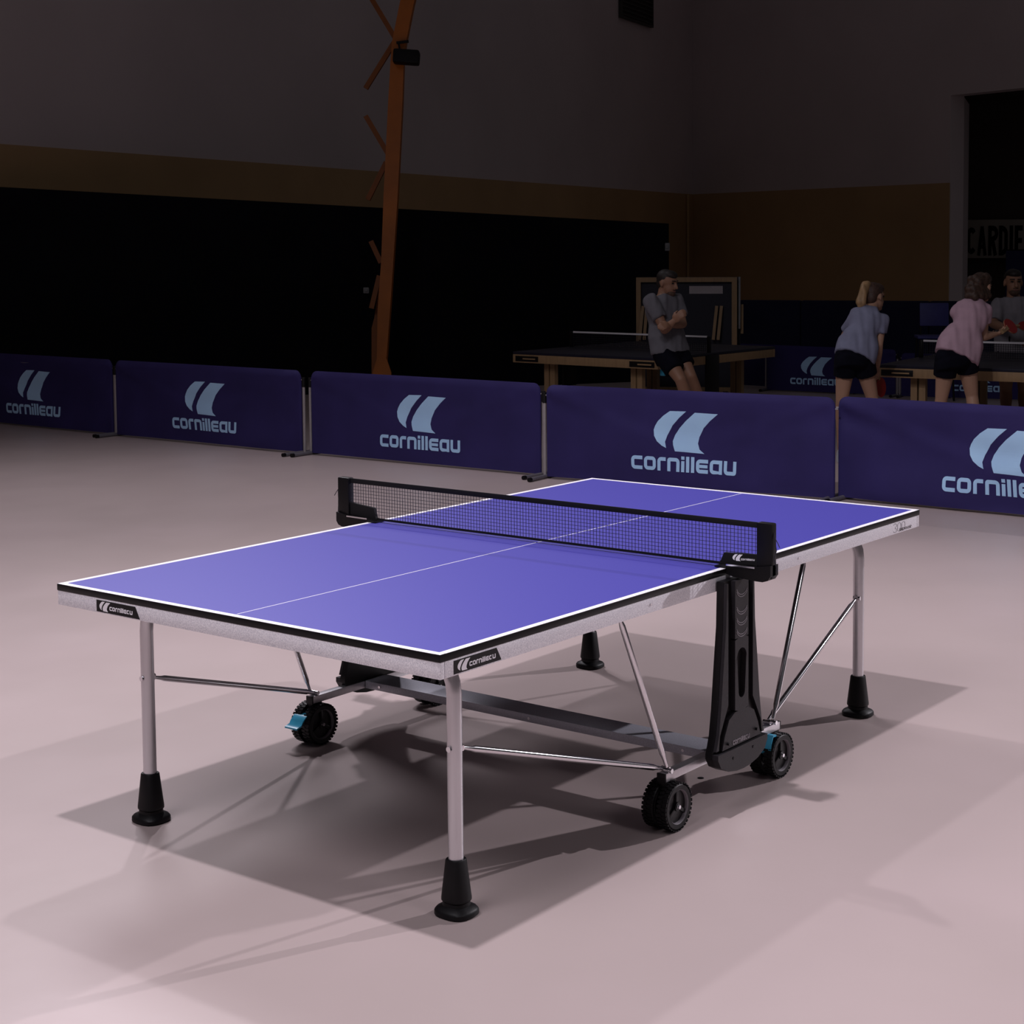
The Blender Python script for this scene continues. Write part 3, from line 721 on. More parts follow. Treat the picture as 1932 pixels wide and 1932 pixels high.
# net assembly
net = MB().box((0, 0, 0.903), (1.80, 0.004, 0.018), None, 0.0012).build('net', 'net_tape', T, 30)     # top tape carries the name
thr = MB(); pitch = 0.0128; th = 0.0013; xe = 0.868; zb_, zt_ = 0.775, 0.895
n = int(2 * xe / pitch)
rn = random.Random(3)
for i in range(n + 1):
    x = -xe + 2 * xe * i / n + rn.uniform(-.0006, .0006); thr.box((x, 0, (zb_ + zt_) / 2), (th, th, zt_ - zb_))
rows = int((zt_ - zb_) / pitch)
for j in range(1, rows + 1):
    thr.box((0, 0, zb_ + (zt_ - zb_) * j / (rows + 1)), (2 * xe, th, th))
tag(thr.build('net_mesh', 'net_thread', net), kind='stuff')
MB().box((0, 0, 0.7715), (2 * xe, 0.003, 0.008)).build('bottom_tape', 'net_tape', net)
for sx in (-1, 1):
    MB().box((sx * 0.893, 0, 0.828), (0.055, 0.030, 0.172), None, 0.006).build('net_post', 'plastic_black', net, 30)
    poly = [(0.745, 0.768), (0.745, 0.748), (0.765, 0.738), (0.800, 0.734), (0.870, 0.731), (0.893, 0.731), (0.912, 0.738), (0.9205, 0.752), (0.9205, 0.78), (0.87, 0.775)]
    poly = [(0.7635, 0.772), (0.7635, 0.744), (0.790, 0.7375), (0.870, 0.7325), (0.893, 0.7325), (0.911, 0.7385), (0.9205, 0.752), (0.9205, 0.785), (0.868, 0.776)]
    NP_ = lambda u, v, t: V((sx * u, t, v))
    MB(); marks([poly], NP_, -0.024, 0.024).build('net_bracket', 'plastic_black', net, 30)
    marks([[(0.722, 0.7665), (0.722, 0.7622), (0.7640, 0.7622), (0.7640, 0.772)]], NP_, -0.026, 0.026).build('clamp_jaw', 'plastic_black', net)
    marks([[(0.764, 0.7705), (0.866, 0.7715), (0.866, 0.7765), (0.764, 0.7755)]], NP_, -0.0265, -0.0240).build('metal_strip', 'chrome', net)
    pk = marks([[(0.727, 0.7685), (0.868, 0.779), (0.868, 0.812), (0.744, 0.806)]] if sx > 0 else [[(0.735, 0.7685), (0.868, 0.779), (0.868, 0.822), (0.748, 0.812)]], NP_, -0.006, 0.006).build('net_pocket', 'net_tape', net, 30)
    if sx > 0:
        LM = lambda u, v, t: V((0.776 + u, -t, 0.780 + v + u * 0.06))
        marks(scaled(SAILS, 0.021, 0, 0.004), LM, 0.006, 0.0068).build('emblem', 'print_white', pk)
        marks(scaled(WORD, 0.049 / WORD_W, 0.030, 0.007), LM, 0.006, 0.0068).build('lettering', 'print_white', pk)
    cord = [(sx * 0.921, -0.004, 0.885), (sx * 0.926, -0.006, 0.86), (sx * 0.929, -0.002, 0.83), (sx * 0.924, -0.008, 0.805), (sx * 0.930, -0.004, 0.78), (sx * 0.935, -0.006, 0.765)]
    MB().tube(cord, 0.0016, 6).build('net_cord', 'net_thread', net, 40)
    MB().tube([(sx * 0.926, -0.004, 0.868), (sx * 0.936, -0.006, 0.855), (sx * 0.944, -0.008, 0.842)], 0.0013, 6).build('cord_end', 'net_thread', net, 40)
# small black cap set in the floor
cp = on_z(1322, 1468)
tag(MB().loft([(cp + V((0, 0, z)), V((1, 0, 0)), a, V((0, 1, 0)), a, 1.0) for z, a in ((-0.004, 0.011), (0.0008, 0.011), (0.0014, 0.009))], 16).build('floor_plug', 'matte_black', None, 40),
    'small round black plug in the floor under the table near wheel', 'floor plug')

# ================================================================== BACKGROUND TABLES
def far_table(label, p00, ux, wx, ly, net_y, group, legs, pedal=False):
    ux = V(ux).normalized(); vy = V((-ux.y, ux.x, 0)); rz = math.atan2(ux.y, ux.x)
    c = V((p00[0], p00[1], 0)) + ux * wx / 2 + vy * ly / 2
    root = thing('competition_table', label, 'table', c, rz, group)
    hx, hy = wx / 2, ly / 2; z = 0.76
    for sg in (-1, 1):
        MB().box((0, sg * hy / 2, z - 0.012), (wx, hy - 0.004, 0.024), None, 0.002).build('tabletop_half', 'dark_top', root, 30)
        MB().box((0, sg * (hy - 0.012), z - 0.063), (wx, 0.02, 0.076), None, 0.002).build('end_apron', 'wood_beige', root, 30)
        for s2 in (-1, 1):
            MB().box((s2 * (hx - 0.012), sg * (hy / 2 - 0.01), z - 0.063), (0.02, hy - 0.02, 0.076), None, 0.002).build('side_apron', 'wood_beige', root, 30)
            MB().box((0, sg * hy * 0.5, z + 0.0005), (wx - 0.004, 0.006, 0.001)).build if False else None
        for s2 in (-1, 1):                                   # paired beige legs
            lx, ly_ = s2 * (hx - legs[0]), sg * (hy - legs[1])
            for q in (-1, 1):
                MB().beam((lx + q * 0.035, ly_, 0.0), (lx + q * 0.035, ly_, z - 0.10), 0.055, 0.05, up=V((0, 1, 0))).build('leg', 'wood_beige', root)
    for s2 in (-1, 1):                                       # black name plates on the near apron
        MB().box((s2 * (hx - 0.17), -hy - 0.002, z - 0.063), (0.27, 0.006, 0.05), None, 0.002).build('name_plate', 'edge_black', root, 30)
        MB().box((s2 * (hx - 0.17) + 0.03, -hy - 0.006, z - 0.063), (0.15, 0.003, 0.012)).build('plate_print', 'wood_beige', root)
    MB().box((hx + 0.003, net_y - ly / 2, z - 0.2), (0.03, 0.2, 0.36), None, 0.01).build('upright_panel', 'plastic_black', root, 30)
    MB().box((-hx - 0.003, net_y - ly / 2, z - 0.2), (0.03, 0.2, 0.36), None, 0.01).build('upright_panel', 'plastic_black', root, 30)
    MB().box((0, net_y - ly / 2, 0.14), (wx, 0.08, 0.05)).build('cross_beam', 'plastic_black', root)
    for s2 in (-1, 1):
        MB().tube([(s2 * hx * 0.95 - 0.02, net_y - ly / 2, 0.06), (s2 * hx * 0.95 + 0.02, net_y - ly / 2, 0.06)], 0.06, 20).build('wheel', 'rubber_black', root, 40)
    nt = MB().box((0, net_y - ly / 2, 0.905), (wx - 0.1, 0.006, 0.016)).build('net', 'line_white', root)
    mm = MB(); nn = int((wx - 0.1) / 0.02)
    for i in range(nn + 1): mm.box((-(wx - 0.1) / 2 + (wx - 0.1) * i / nn, net_y - ly / 2, 0.833), (0.0035, 0.003, 0.13))
    for j in range(7): mm.box((0, net_y - ly / 2, 0.775 + j * 0.019), (wx - 0.1, 0.003, 0.0035))
    tag(mm.build('net_mesh', 'net_thread', nt), kind='stuff')
    for s2 in (-1, 1):
        MB().box((s2 * (wx / 2 - 0.03), net_y - ly / 2, 0.835), (0.03, 0.03, 0.15), None, 0.005).build('net_post', 'plastic_black', nt, 30)
    if pedal:
        MB().box((hx - 0.02, -hy + 0.12, 0.635), (0.05, 0.05, 0.075), None, 0.008).build('adjuster', 'pedal_blue', root, 30)
    return root
far_table('dark topped table with beige apron that the standing man leans on', (-6.34, 7.80), (1, -0.03, 0), 1.66, 1.95, 0.85, 'training tables behind the barriers', (0.33, 0.16), True)
far_table('dark topped table with beige apron in front of the pink shirted player', (-2.72, 8.04), (1, 0.10, 0), 1.62, 1.95, 0.98, 'training tables behind the barriers', (0.30, 0.16))

# folded table standing behind the man
FD = 18.1
def flat(px, py, d, dd=0.0): return at(px, py, d + dd)
fz = lambda py: CAM.z - (py - 456) / FPX * FD
fa, fb = xy(1201, 456, FD), xy(1391, 455, FD - 0.15)
fu = (fb - fa).normalized(); fw = (fb - fa).length; fn = V((fu.y, -fu.x, 0)); fn = fn if (CAM - fa).dot(fn) > 0 else -fn
ft = thing('folded_table', 'folded dark table with beige frame standing upright behind the man', 'table', (fa + fb) / 2)
FM = lambda u, v, t: fa + fu * u + V((0, 0, v)) + fn * t
ztop = fz(523)
def fpart(name, poly, t0, t1, m): return put(marks([poly], FM, t0, t1).build(name, m), ft)
for lay, m2 in ((0.0, 'dark_top'), (-0.12, 'dark_top')):
    o_ = 0.03 if lay < 0 else 0
    fpart('tabletop_half', [(o_, 0.16), (fw + o_, 0.16), (fw + o_, ztop), (o_, ztop)], lay, lay + 0.022, m2)
t_ = 0.075
fpart('frame_bar', [(0, ztop - 0.05), (fw, ztop - 0.05), (fw, ztop), (0, ztop)], 0.022, t_, 'wood_beige')
fpart('frame_bar', [(0, 0.16), (0.05, 0.16), (0.05, ztop - 0.05), (0, ztop - 0.05)], 0.022, t_, 'wood_beige')
fpart('frame_bar', [(fw - 0.055, 0.16), (fw, 0.16), (fw, ztop - 0.05), (fw - 0.055, ztop - 0.05)], 0.022, t_, 'wood_beige')
fpart('frame_bar', [(0.05, 0.16), (fw - 0.055, 0.16), (fw - 0.055, 0.21), (0.05, 0.21)], 0.022, t_, 'wood_beige')
ux_ = lambda px: (px - 1201) / (1391 - 1201) * fw
fpart('label', [(ux_(1301), fz(554)), (ux_(1364), fz(554)), (ux_(1364), fz(539.5)), (ux_(1301), fz(539.5))], 0.022, 0.026, 'label_white')
for x0, x1 in ((1353, 1347), (1362, 1356), (1214, 1208), (1221, 1217)):
    put(MB().beam(FM(ux_(x0), fz(577), 0.055), FM(ux_(x1), fz(640), 0.11), 0.032, 0.04, up=fn).build('folded_leg', 'wood_beige'), ft)
fpart('edge_strip', [(fw + 0.012, fz(620)), (fw + 0.032, fz(620)), (fw + 0.032, ztop), (fw + 0.012, ztop)], -0.10, -0.01, 'box_grey')
fpart('frame_bar', [(fw + 0.034, fz(630)), (fw + 0.062, fz(630)), (fw + 0.062, fz(575)), (fw + 0.034, fz(575))], -0.14, -0.08, 'wood_beige')
for s2 in (0.12, fw - 0.12):
    for tt in (-0.25, 0.2):
        put(MB().tube([FM(s2 - 0.02, 0.07, tt), FM(s2 + 0.02, 0.07, tt)], 0.07, 20).build('wheel', 'rubber_black', None, 40), ft)
    put(MB().beam(FM(s2, 0.15, -0.28), FM(s2, 0.15, 0.23), 0.05, 0.04).build('wheel_rail', 'plastic_black'), ft)

# far barriers
def fb_pts(x0, y0, x1, y1): return on_z(x0, y0), on_z(x1, y1)
a, b = fb_pts(1447, 737, 1690, 748); barrier('far navy logo barrier between the folded table and the player in blue', a, b, H=0.535, amp=0.010, seed=8, group='far barriers behind the players', off=-0.18)
a, b = fb_pts(1385, 731, 1452, 735); d_ = (b - a).normalized(); barrier('far navy barrier half hidden behind its neighbour, showing only two letters', a + V((-.12, .25, 0)), a + V((-.12, .25, 0)) + d_ * 1.75, H=0.52, amp=0.010, seed=9, group='far barriers behind the players', off=-0.07)
a, b = fb_pts(1700, 749, 1960, 757); barrier('far navy barrier seen between the legs of the player in pink', a, b, H=0.50, amp=0.010, seed=10, group='far barriers behind the players', off=0.12)

# blue chair
ch0 = xy(1764, 452, 18.6)
chair = thing('plastic_chair', 'dark blue plastic chair between the two women', 'chair', ch0, 0.55)
zs_ = 0.70
MB().box((0, 0.0, zs_), (0.40, 0.38, 0.03), None, 0.012).build('seat', 'chair_blue', chair, 40)
MB().box((0.02, 0.17, zs_ + 0.24), (0.32, 0.03, 0.26), Matrix.Rotation(-0.14, 3, 'X'), 0.012).build('backrest', 'chair_blue', chair, 40)
for sx in (-1, 1):
    MB().tube([(sx * 0.13, 0.15, zs_), (sx * 0.13, 0.18, zs_ + 0.16)], 0.011, 10).build('back_post', 'matte_black', chair, 40)
    for sy in (-1, 1):
        MB().tube([(sx * 0.17, sy * 0.15, zs_ - 0.01), (sx * 0.2, sy * 0.18, 0.0)], 0.012, 10).build('leg', 'matte_black', chair, 40)

# ================================================================== PEOPLE
def remesh(mb, name, m, voxel, root, smooth=4, wob=None):
    o = mb.build(name, m)
    md = o.modifiers.new('r', 'REMESH'); md.mode = 'VOXEL'; md.voxel_size = voxel
    sm = o.modifiers.new('s', 'SMOOTH'); sm.factor = 0.5; sm.iterations = smooth
    dg = bpy.context.evaluated_depsgraph_get(); me = bpy.data.meshes.new_from_object(o.evaluated_get(dg))
    old = o.data; o.modifiers.clear(); o.data = me; bpy.data.meshes.remove(old)
    me.name = name; me.materials.clear(); me.materials.append(MATS[m])
    if wob:
        for v in me.vertices: v.co += wob(v.co, v.normal)
    me.polygons.foreach_set('use_smooth', [True] * len(me.polygons))
    return put(o, root)
def person(label, D, J, face, male, mats, hair, scale=1.0, lean_axis=None, rack=None, vox=0.0075):
    """J: joint -> (px, py, depth offset) or a point; face: (forward, up) of the head"""
    P = {k: (at(v[0], v[1], D + v[2]) if not isinstance(v, Vector) else v) for k, v in J.items()}
    s = scale; base = (P['anL'] + P['anR']) / 2; base.z = 0
    root = thing('person', label, 'person', base)
    f, u = V(face[0]).normalized(), V(face[1]).normalized(); r = f.cross(u).normalized(); u = r.cross(f).normalized()
    hc = P['head']; B = MB()
    H = lambda a, b_, c: hc + r * a * s + f * b_ * s + u * c * s
    B.ellipsoid(H(0, -0.012, 0.025), (r, f, u), (0.076 * s, 0.094 * s, 0.088 * s))
    B.ellipsoid(H(0, 0.022, -0.045), (r, f, u), (0.060 * s, 0.068 * s, 0.072 * s))
    B.ellipsoid(H(0, 0.060, -0.095), (r, f, u), (0.030 * s, 0.026 * s, 0.022 * s))     # chin
    B.capsule(H(0, 0.088, 0.012), 0.009 * s, H(0, 0.106, -0.030), 0.015 * s, 10)       # nose
    B.ellipsoid(H(0, 0.080, -0.066), (r, f, u), (0.024 * s, 0.012 * s, 0.010 * s), 12, 7)
    B.ellipsoid(H(0, 0.074, 0.028), (r, f, u), (0.055 * s, 0.016 * s, 0.012 * s), 14, 7)   # brow
    for k in (-1, 1):
        B.ellipsoid(H(k * 0.077, -0.010, -0.012), (r, f, u), (0.010 * s, 0.020 * s, 0.032 * s), 12, 9)
    shm = (P['shL'] + P['shR']) / 2; pel = (P['hipL'] + P['hipR']) / 2
    la = (P['shR'] - P['shL']).normalized(); lp = (P['hipR'] - P['hipL']).normalized()
    spine = (P['neck'] - pel).normalized()
    fa_ = la.cross(spine); fa_ = fa_.normalized() if fa_.length > .01 else f
    if fa_.dot(f) < 0 and not lean_axis: fa_ = -fa_
    shw = (P['shR'] - P['shL']).length / 2; hpw = (P['hipR'] - P['hipL']).length / 2 + 0.075 * s
    B.capsule(P['neck'] - spine * 0.03 * s, 0.062 * s, H(0, -0.02, -0.06), 0.052 * s)
    mid = pel.lerp(P['neck'], 0.45)
    def torso(extra, lo=-0.06, hem=0.0):
        secs = []
        for t, wd, dp in ((lo, hpw, 0.105 * s), (0.08, hpw * 0.99, 0.105 * s), (0.28, hpw * 0.88 + .012, 0.10 * s), (0.5, shw * 0.80 + 0.01, 0.108 * s), (0.72, shw * 0.93 + 0.02, 0.112 * s), (0.86, shw * 0.98 + 0.015, 0.098 * s), (0.95, shw * 0.62, 0.075 * s), (1.0, 0.068 * s, 0.060 * s)):
            c = pel.lerp(P['neck'], t); a_ = lp.lerp(la, min(max(t, 0), 1)).normalized()
            a_ = (a_ - spine * a_.dot(spine)).normalized(); bdir = spine.cross(a_).normalized()
            e = extra + (hem if t < 0.3 else 0)
            secs.append((c + fa_ * (0.02 * math.sin(PI * min(max(t, 0), 1)) * -1), a_, wd + e, bdir, dp + e, 0.92))
        return secs
    B.loft(torso(-0.004))
    for k in 'LR':
        sh, el, wr = P['sh' + k], P['el' + k], P['wr' + k]
        m_ = 1.0 if male else 0.82
        B.capsule(sh, 0.058 * s * m_, sh.lerp(el, 0.5), 0.049 * s * m_); B.capsule(sh.lerp(el, 0.5), 0.049 * s * m_, el, 0.040 * s * m_)
        B.capsule(el, 0.041 * s * m_, el.lerp(wr, 0.35), 0.042 * s * m_); B.capsule(el.lerp(wr, 0.35), 0.042 * s * m_, wr, 0.027 * s * m_)
        d = (wr - el).normalized(); n_ = P.get('palm' + k); n_ = (n_ - wr) if n_ is not None else fa_
        n_ = (n_ - d * n_.dot(d)).normalized(); sd_ = d.cross(n_)
        if k == 'L': sd_ = -sd_
        pc = wr + d * 0.052 * s
        B.ellipsoid(pc, (sd_, d, n_), (0.040 * s, 0.052 * s, 0.017 * s), 14, 9)
        for i, ln in enumerate((0.070, 0.078, 0.072, 0.056)):
            r0 = wr + d * 0.088 * s + sd_ * (0.030 - 0.020 * i) * s; cv = 0.9
            k1 = r0 + (d * math.cos(0.35) + n_ * math.sin(0.35)) * ln * 0.5 * s
            k2 = k1 + (d * math.cos(cv + .35) + n_ * math.sin(cv + .35)) * ln * 0.5 * s
            B.capsule(r0, 0.0095 * s, k1, 0.0090 * s, 8); B.capsule(k1, 0.0090 * s, k2, 0.0078 * s, 8)
        t0 = wr + d * 0.030 * s + sd_ * 0.034 * s; t1 = t0 + (d * 0.75 + sd_ * 0.5 + n_ * 0.35).normalized() * 0.036 * s; t2 = t1 + (d * 0.85 + n_ * 0.6).normalized() * 0.030 * s
        B.capsule(t0, 0.012 * s, t1, 0.0105 * s, 8); B.capsule(t1, 0.0105 * s, t2, 0.009 * s, 8)
        hp, kn, an = P['hip' + k], P['kn' + k], P['an' + k]
        B.capsule(hp, 0.086 * s, hp.lerp(kn, .5), 0.074 * s); B.capsule(hp.lerp(kn, .5), 0.074 * s, kn, 0.053 * s)
        B.capsule(kn, 0.053 * s, kn.lerp(an, .3), 0.056 * s); B.capsule(kn.lerp(an, .3), 0.056 * s, an, 0.036 * s)
        tf = P['toe' + k]
        B.capsule(an - V((0, 0, 0.03)), 0.035 * s, an.lerp(tf, .8) - V((0, 0, 0.035)), 0.03 * s)
        td = tf - an; td.z = 0; td = td.normalized(); ts = V((-td.y, td.x, 0)); g = V((an.x, an.y, 0)) - td * 0.06
        sh_ = MB().loft([(g + td * q * s + V((0, 0, zc)), ts, wd * s, V((0, 0, 1)), zc, 0.8) for q, wd, zc in ((0, 0.03, 0.04), (0.03, 0.038, 0.055), (0.10, 0.042, 0.055), (0.17, 0.046, 0.042), (0.23, 0.046, 0.034), (0.265, 0.030, 0.025))], 18)
        put(sh_.build('shoe', 'shoe_grey', None, 60), root)
    remesh(B, 'body', mats['skin'], vox, root, 3)
    # clothing
    C_ = MB(); C_.loft(torso(0.022, -0.02, 0.012)[0:8])
    for k in 'LR':
        sh, el = P['sh' + k], P['el' + k]; m_ = 1.0 if male else 0.88
        C_.capsule(sh, 0.076 * s * m_, sh.lerp(el, .2), 0.074 * s * m_)
        C_.tube([sh, sh.lerp(el, .30), sh.lerp(el, mats.get('sleeve', .62))], [0.074 * s * m_, 0.073 * s * m_, 0.071 * s * m_], 18)
    def wob(co, n):
        a = co.x * 3.1 + co.y * 2.7
        return n * (0.0035 * math.sin(17 * a + 9 * co.z) + 0.0025 * math.sin(-11 * a + 21 * co.z + 1.3) + 0.0015 * math.sin(31 * a - 8 * co.z))
    remesh(C_, 'shirt', mats['shirt'], 0.010, root, 3, wob)
    K = MB(); secs = torso(0.020, -0.12)
    K.loft([(pel + spine * z * s, lp, wd, spine.cross(lp).normalized(), dp, 0.92) for z, wd, dp in ((-0.12, hpw * 0.9, 0.115 * s), (-0.04, hpw + 0.02, 0.130 * s), (0.08, hpw + 0.012, 0.122 * s), (0.16, hpw, 0.112 * s))])
    for k in 'LR':
        hp, kn = P['hip' + k], P['kn' + k]; q = mats.get('hem' + k, 0.6)
        K.capsule(hp, 0.105 * s, hp.lerp(kn, .2), 0.102 * s); K.tube([hp, hp.lerp(kn, q * .5), hp.lerp(kn, q)], [0.104 * s, 0.101 * s, 0.096 * s], 20)
    remesh(K, 'shorts', mats['shorts'], 0.010, root, 2)
    # eyes, mouth
    for k in (-1, 1):
        put(MB().ellipsoid(H(k * 0.032, 0.076, 0.008), (r, f, u), (0.015 * s, 0.010 * s, 0.007 * s), 12, 7).build('eye', 'eye_dark', None, 60), root)
        put(MB().capsule(H(k * 0.016, 0.090, 0.030), 0.005 * s, H(k * 0.050, 0.076, 0.030), 0.004 * s, 8).build('eyebrow', hair['mat'], None, 60), root)
    put(MB().ellipsoid(H(0, 0.090, -0.066), (r, f, u), (0.023 * s, 0.006 * s, 0.007 * s), 12, 7).build('mouth', 'lip', None, 60), root)
    # hair
    Hm = MB()
    if male:
        Hm.ellipsoid(H(0, -0.024, 0.038), (r, f, u), (0.079 * s, 0.090 * s, 0.080 * s))
        Hm.ellipsoid(H(0, 0.016, 0.074), (r, f, u), (0.064 * s, 0.072 * s, 0.042 * s))
        Hm.ellipsoid(H(0, -0.055, -0.010), (r, f, u), (0.064 * s, 0.050 * s, 0.066 * s))
    else:
        Hm.ellipsoid(H(0, -0.028, 0.042), (r, f, u), (0.085 * s, 0.094 * s, 0.086 * s))
        Hm.ellipsoid(H(0, 0.018, 0.076), (r, f, u), (0.072 * s, 0.078 * s, 0.050 * s))
        Hm.ellipsoid(H(0, -0.060, -0.010), (r, f, u), (0.070 * s, 0.055 * s, 0.075 * s))
    hair['shape'](Hm, H, r, f, u, s) if hair.get('shape') else None
    remesh(Hm, 'hair', hair['mat'], 0.008, root, 2)
    if hair.get('tail'):
        Tm = MB(); hair['tail'](Tm, H, r, f, u, s)
        remesh(Tm, 'ponytail', hair['tail_mat'], 0.008, root, 2, lambda co, n: n * 0.004 * math.sin(70 * (co.x + co.y)))
    if male: 
        bd = MB().ellipsoid(H(0, 0.050, -0.088), (r, f, u), (0.047 * s, 0.046 * s, 0.036 * s)).ellipsoid(H(0, 0.083, -0.052), (r, f, u), (0.026 * s, 0.010 * s, 0.006 * s), 12, 7)
        put(bd.build('beard', 'stubble', None, 60), root)
    return root, P
def racket(label, c, face_n, handle_d, R=0.078):
    face_n, handle_d = V(face_n).normalized(), V(handle_d).normalized()
    handle_d = (handle_d - face_n * handle_d.dot(face_n)).normalized(); sd_ = face_n.cross(handle_d)
    root = thing('table_tennis_racket', label, 'racket', c)
    RM = lambda a, b, t: V(c) + sd_ * a + handle_d * b + face_n * t
    blade = [(R * math.sin(t) * 0.96, -R * math.cos(t) * 1.04) for t in [2 * PI * i / 32 for i in range(32)]]
    put(marks([blade], RM, -0.003, 0.003).build('blade', 'wood_beige'), root)
    put(marks([[(u_ * .99, v_ * .99) for u_, v_ in blade]], RM, 0.003, 0.007).build('rubber', 'racket_red'), root)
    put(marks([[(u_ * .99, v_ * .99) for u_, v_ in blade]], RM, -0.007, -0.003).build('rubber', 'racket_red'), root)
    put(marks([[(-0.014, R * .85), (0.014, R * .85), (0.016, R + 0.10), (-0.016, R + 0.10)]], RM, -0.011, 0.011).build('handle', 'wood_beige'), root)
    return root
def ankle(px, py): p = on_z(px, py); p.z = 0.09; return p
def toe(an, d, l=0.17): d = V(d); d.z = 0; p = an + d.normalized() * l; p.z = 0.04; return p
BK = -FWD

# man leaning with folded arms
aL, aR = ankle(1344, 842), ankle(1322, 850)
td = RIGHT * 0.8 + BK * 0.6
person('man in grey shirt and black shorts leaning on a table with folded arms', 14.30,
       dict(head=(1259, 533, 0.0), neck=(1251, 556, 0.02), shR=(1229, 569, -0.10), shL=(1275, 568, 0.10),
            elR=(1254, 622, -0.20), wrR=(1270, 607, -0.25), elL=(1288, 611, -0.02), wrL=(1263, 613, -0.24),
            hipR=(1252, 665, -0.06), hipL=(1277, 663, 0.07), knR=(1284, 716, -0.20), knL=(1303, 709, -0.06),
            anL=aL, anR=aR, toeL=toe(aL, td), toeR=toe(aR, td), palmR=(1285, 620, 0.1), palmL=(1263, 640, 0.1)),
       (RIGHT * 0.78 + BK * 0.52 + V((0, 0, -0.22)), V((0, 0, 1))), True,
       dict(skin='skin_dark', shirt='shirt_grey', shorts='shorts_black', sleeve=0.62, hemR=0.68, hemL=0.62), dict(mat='hair_dark'), 0.94)

# player in blue, seen from behind, leaning forward
aL, aR = ankle(1588, 872), ankle(1672, 884)
td = FWD * 0.8 + RIGHT * 0.4
w1, P1 = person('woman in blue-grey shirt with blond ponytail, bending forward, racket lowered', 13.25,
       dict(head=(1650, 560, 0.10), neck=(1642, 584, 0.06), shL=(1612, 603, 0.02), shR=(1663, 604, -0.02),
            elL=(1590, 640, 0.20), wrL=(1588, 676, 0.42), elR=(1659, 650, -0.04), wrR=(1656, 690, 0.06),
            hipL=(1597, 674, -0.12), hipR=(1627, 676, -0.10), knL=(1588, 755, -0.04), knR=(1646, 752, 0.0),
            anL=aL, anR=aR, toeL=toe(aL, td), toeR=toe(aR, td), palmL=(1610, 680, 0.42), palmR=(1640, 700, 0.06)),
       (FWD * 0.62 + RIGHT * 0.78 + V((0, 0, -0.12)), V((0, 0, 1)) + FWD * 0.2), False,
       dict(skin='skin', shirt='shirt_blue', shorts='shorts_black', sleeve=0.55, hemL=0.45, hemR=0.42),
       dict(mat='hair_under', tail_mat='hair_blond', tail=lambda m, H, r, f, u, s: (
           m.capsule(H(0, -0.070, 0.095), 0.028 * s, H(0, -0.115, 0.095), 0.032 * s), m.capsule(H(0, -0.115, 0.095), 0.036 * s, H(0, -0.145, 0.03), 0.044 * s), m.capsule(H(0, -0.145, 0.03), 0.044 * s, H(-0.01, -0.165, -0.07), 0.046 * s), m.capsule(H(-0.01, -0.165, -0.07), 0.044 * s, H(-0.02, -0.175, -0.15), 0.012 * s))), 0.90)
hd = (P1['wrR'] - P1['elR']).normalized()
racket('red racket hanging from the hand of the woman in blue', P1['wrR'] + hd * 0.20 + RIGHT * 0.035, RIGHT * 0.75 - FWD * 0.65, -hd)

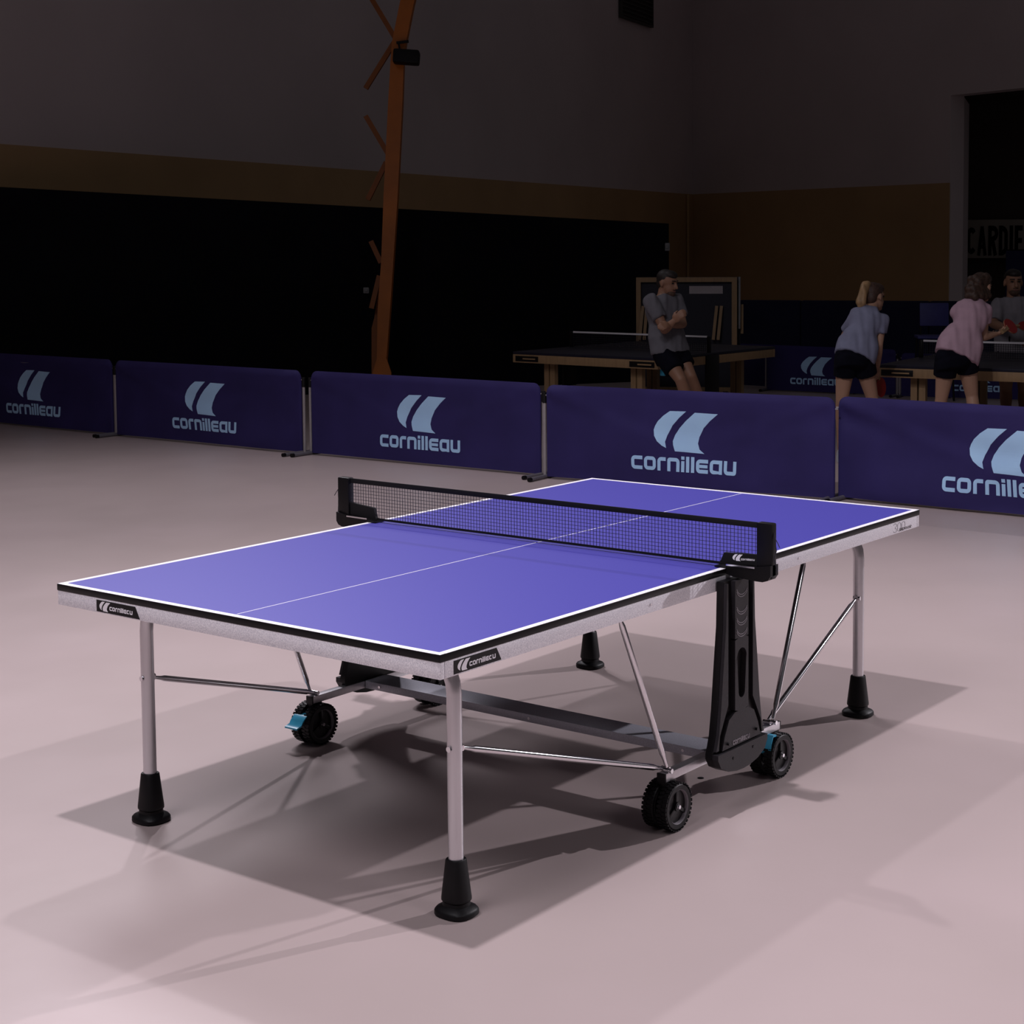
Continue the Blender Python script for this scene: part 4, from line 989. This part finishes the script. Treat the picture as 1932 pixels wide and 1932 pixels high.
# player in pink
aL, aR = ankle(1762, 884), ankle(1848, 894)
td = FWD * 0.8 + RIGHT * 0.5
w2, P2 = person('woman in pink shirt with curly dark hair holding a red racket at the table', 12.95,
       dict(head=(1853, 542, 0.10), neck=(1843, 567, 0.05), shL=(1806, 590, 0.02), shR=(1857, 586, 0.0),
            elL=(1848, 630, 0.36), wrL=(1872, 630, 0.44), elR=(1856, 636, 0.02), wrR=(1879, 630, 0.10),
            hipL=(1787, 676, -0.10), hipR=(1822, 672, -0.06), knL=(1776, 752, -0.02), knR=(1834, 748, 0.02),
            anL=aL, anR=aR, toeL=toe(aL, td), toeR=toe(aR, td), palmL=(1872, 600, 0.44), palmR=(1879, 600, 0.15)),
       (FWD * 0.70 + RIGHT * 0.68 + V((0, 0, -0.15)), V((0, 0, 1)) + FWD * 0.15), False,
       dict(skin='skin', shirt='shirt_pink', shorts='shorts_black', sleeve=0.50, hemL=0.45, hemR=0.40),
       dict(mat='hair_brown', shape=lambda m, H, r, f, u, s: [m.ellipsoid(H(rn.uniform(-.075, .075), rn.uniform(-.15, 0.0), rn.uniform(-0.10, 0.09)), (r, f, u), [rn.uniform(.025, .042) * s] * 3, 10, 7) for _ in range(46)] + [m.ellipsoid(H(rn.uniform(-.05, .05), rn.uniform(-.20, -.09), rn.uniform(-0.13, -0.02)), (r, f, u), [rn.uniform(.025, .04) * s] * 3, 10, 7) for _ in range(24)]), 0.90)
hd = (P2['wrR'] - P2['elR']).normalized()
racket('red racket held out by the woman in pink over the table', P2['wrR'] + hd * 0.17 + UP * 0.03, RIGHT * 0.5 - FWD * 0.55 + UP * 0.5, -hd - UP * 0.3, 0.070)
bp_ = at(1846, 640, 12.92)
tag(MB().ellipsoid(bp_, (V((1, 0, 0)), V((0, 1, 0)), V((0, 0, 1))), (0.02, 0.02, 0.02), 18, 11).build('table_tennis_ball', 'ball_white', None, 60), 'small pale ball at the elbow of the woman in pink', 'ball')

# coach on the far side of the right-hand table, facing the camera
aL, aR = ankle(1932, 806), ankle(1898, 806)
td = BK
m2_, P4 = person('man in pale grey shirt facing the camera beyond the table, holding a racket', 15.6,
       dict(head=(1912, 532, 0.0), neck=(1912, 560, 0.02), shR=(1884, 577, 0.0), shL=(1943, 577, 0.0),
            elR=(1874, 611, -0.05), wrR=(1899, 620, -0.32), elL=(1958, 615, -0.02), wrL=(1945, 640, -0.22),
            hipR=(1898, 664, 0.05), hipL=(1932, 664, 0.05), knR=(1898, 735, 0.0), knL=(1932, 735, 0.0),
            anL=aL, anR=aR, toeL=toe(aL, td), toeR=toe(aR, td), palmR=(1899, 600, -0.35), palmL=(1930, 640, -0.3)),
       (BK + V((0, 0, -0.12)), V((0, 0, 1))), True,
       dict(skin='skin_dark', shirt='shirt_pale', shorts='shorts_black', sleeve=0.80, hemL=0.6, hemR=0.6), dict(mat='hair_dark'), 1.04)
racket('red racket held in front of the man facing the camera', P4['wrR'] + RIGHT * 0.17 + UP * 0.02 + BK * 0.05, BK * 0.6 + UP * 0.8, -RIGHT, 0.075)
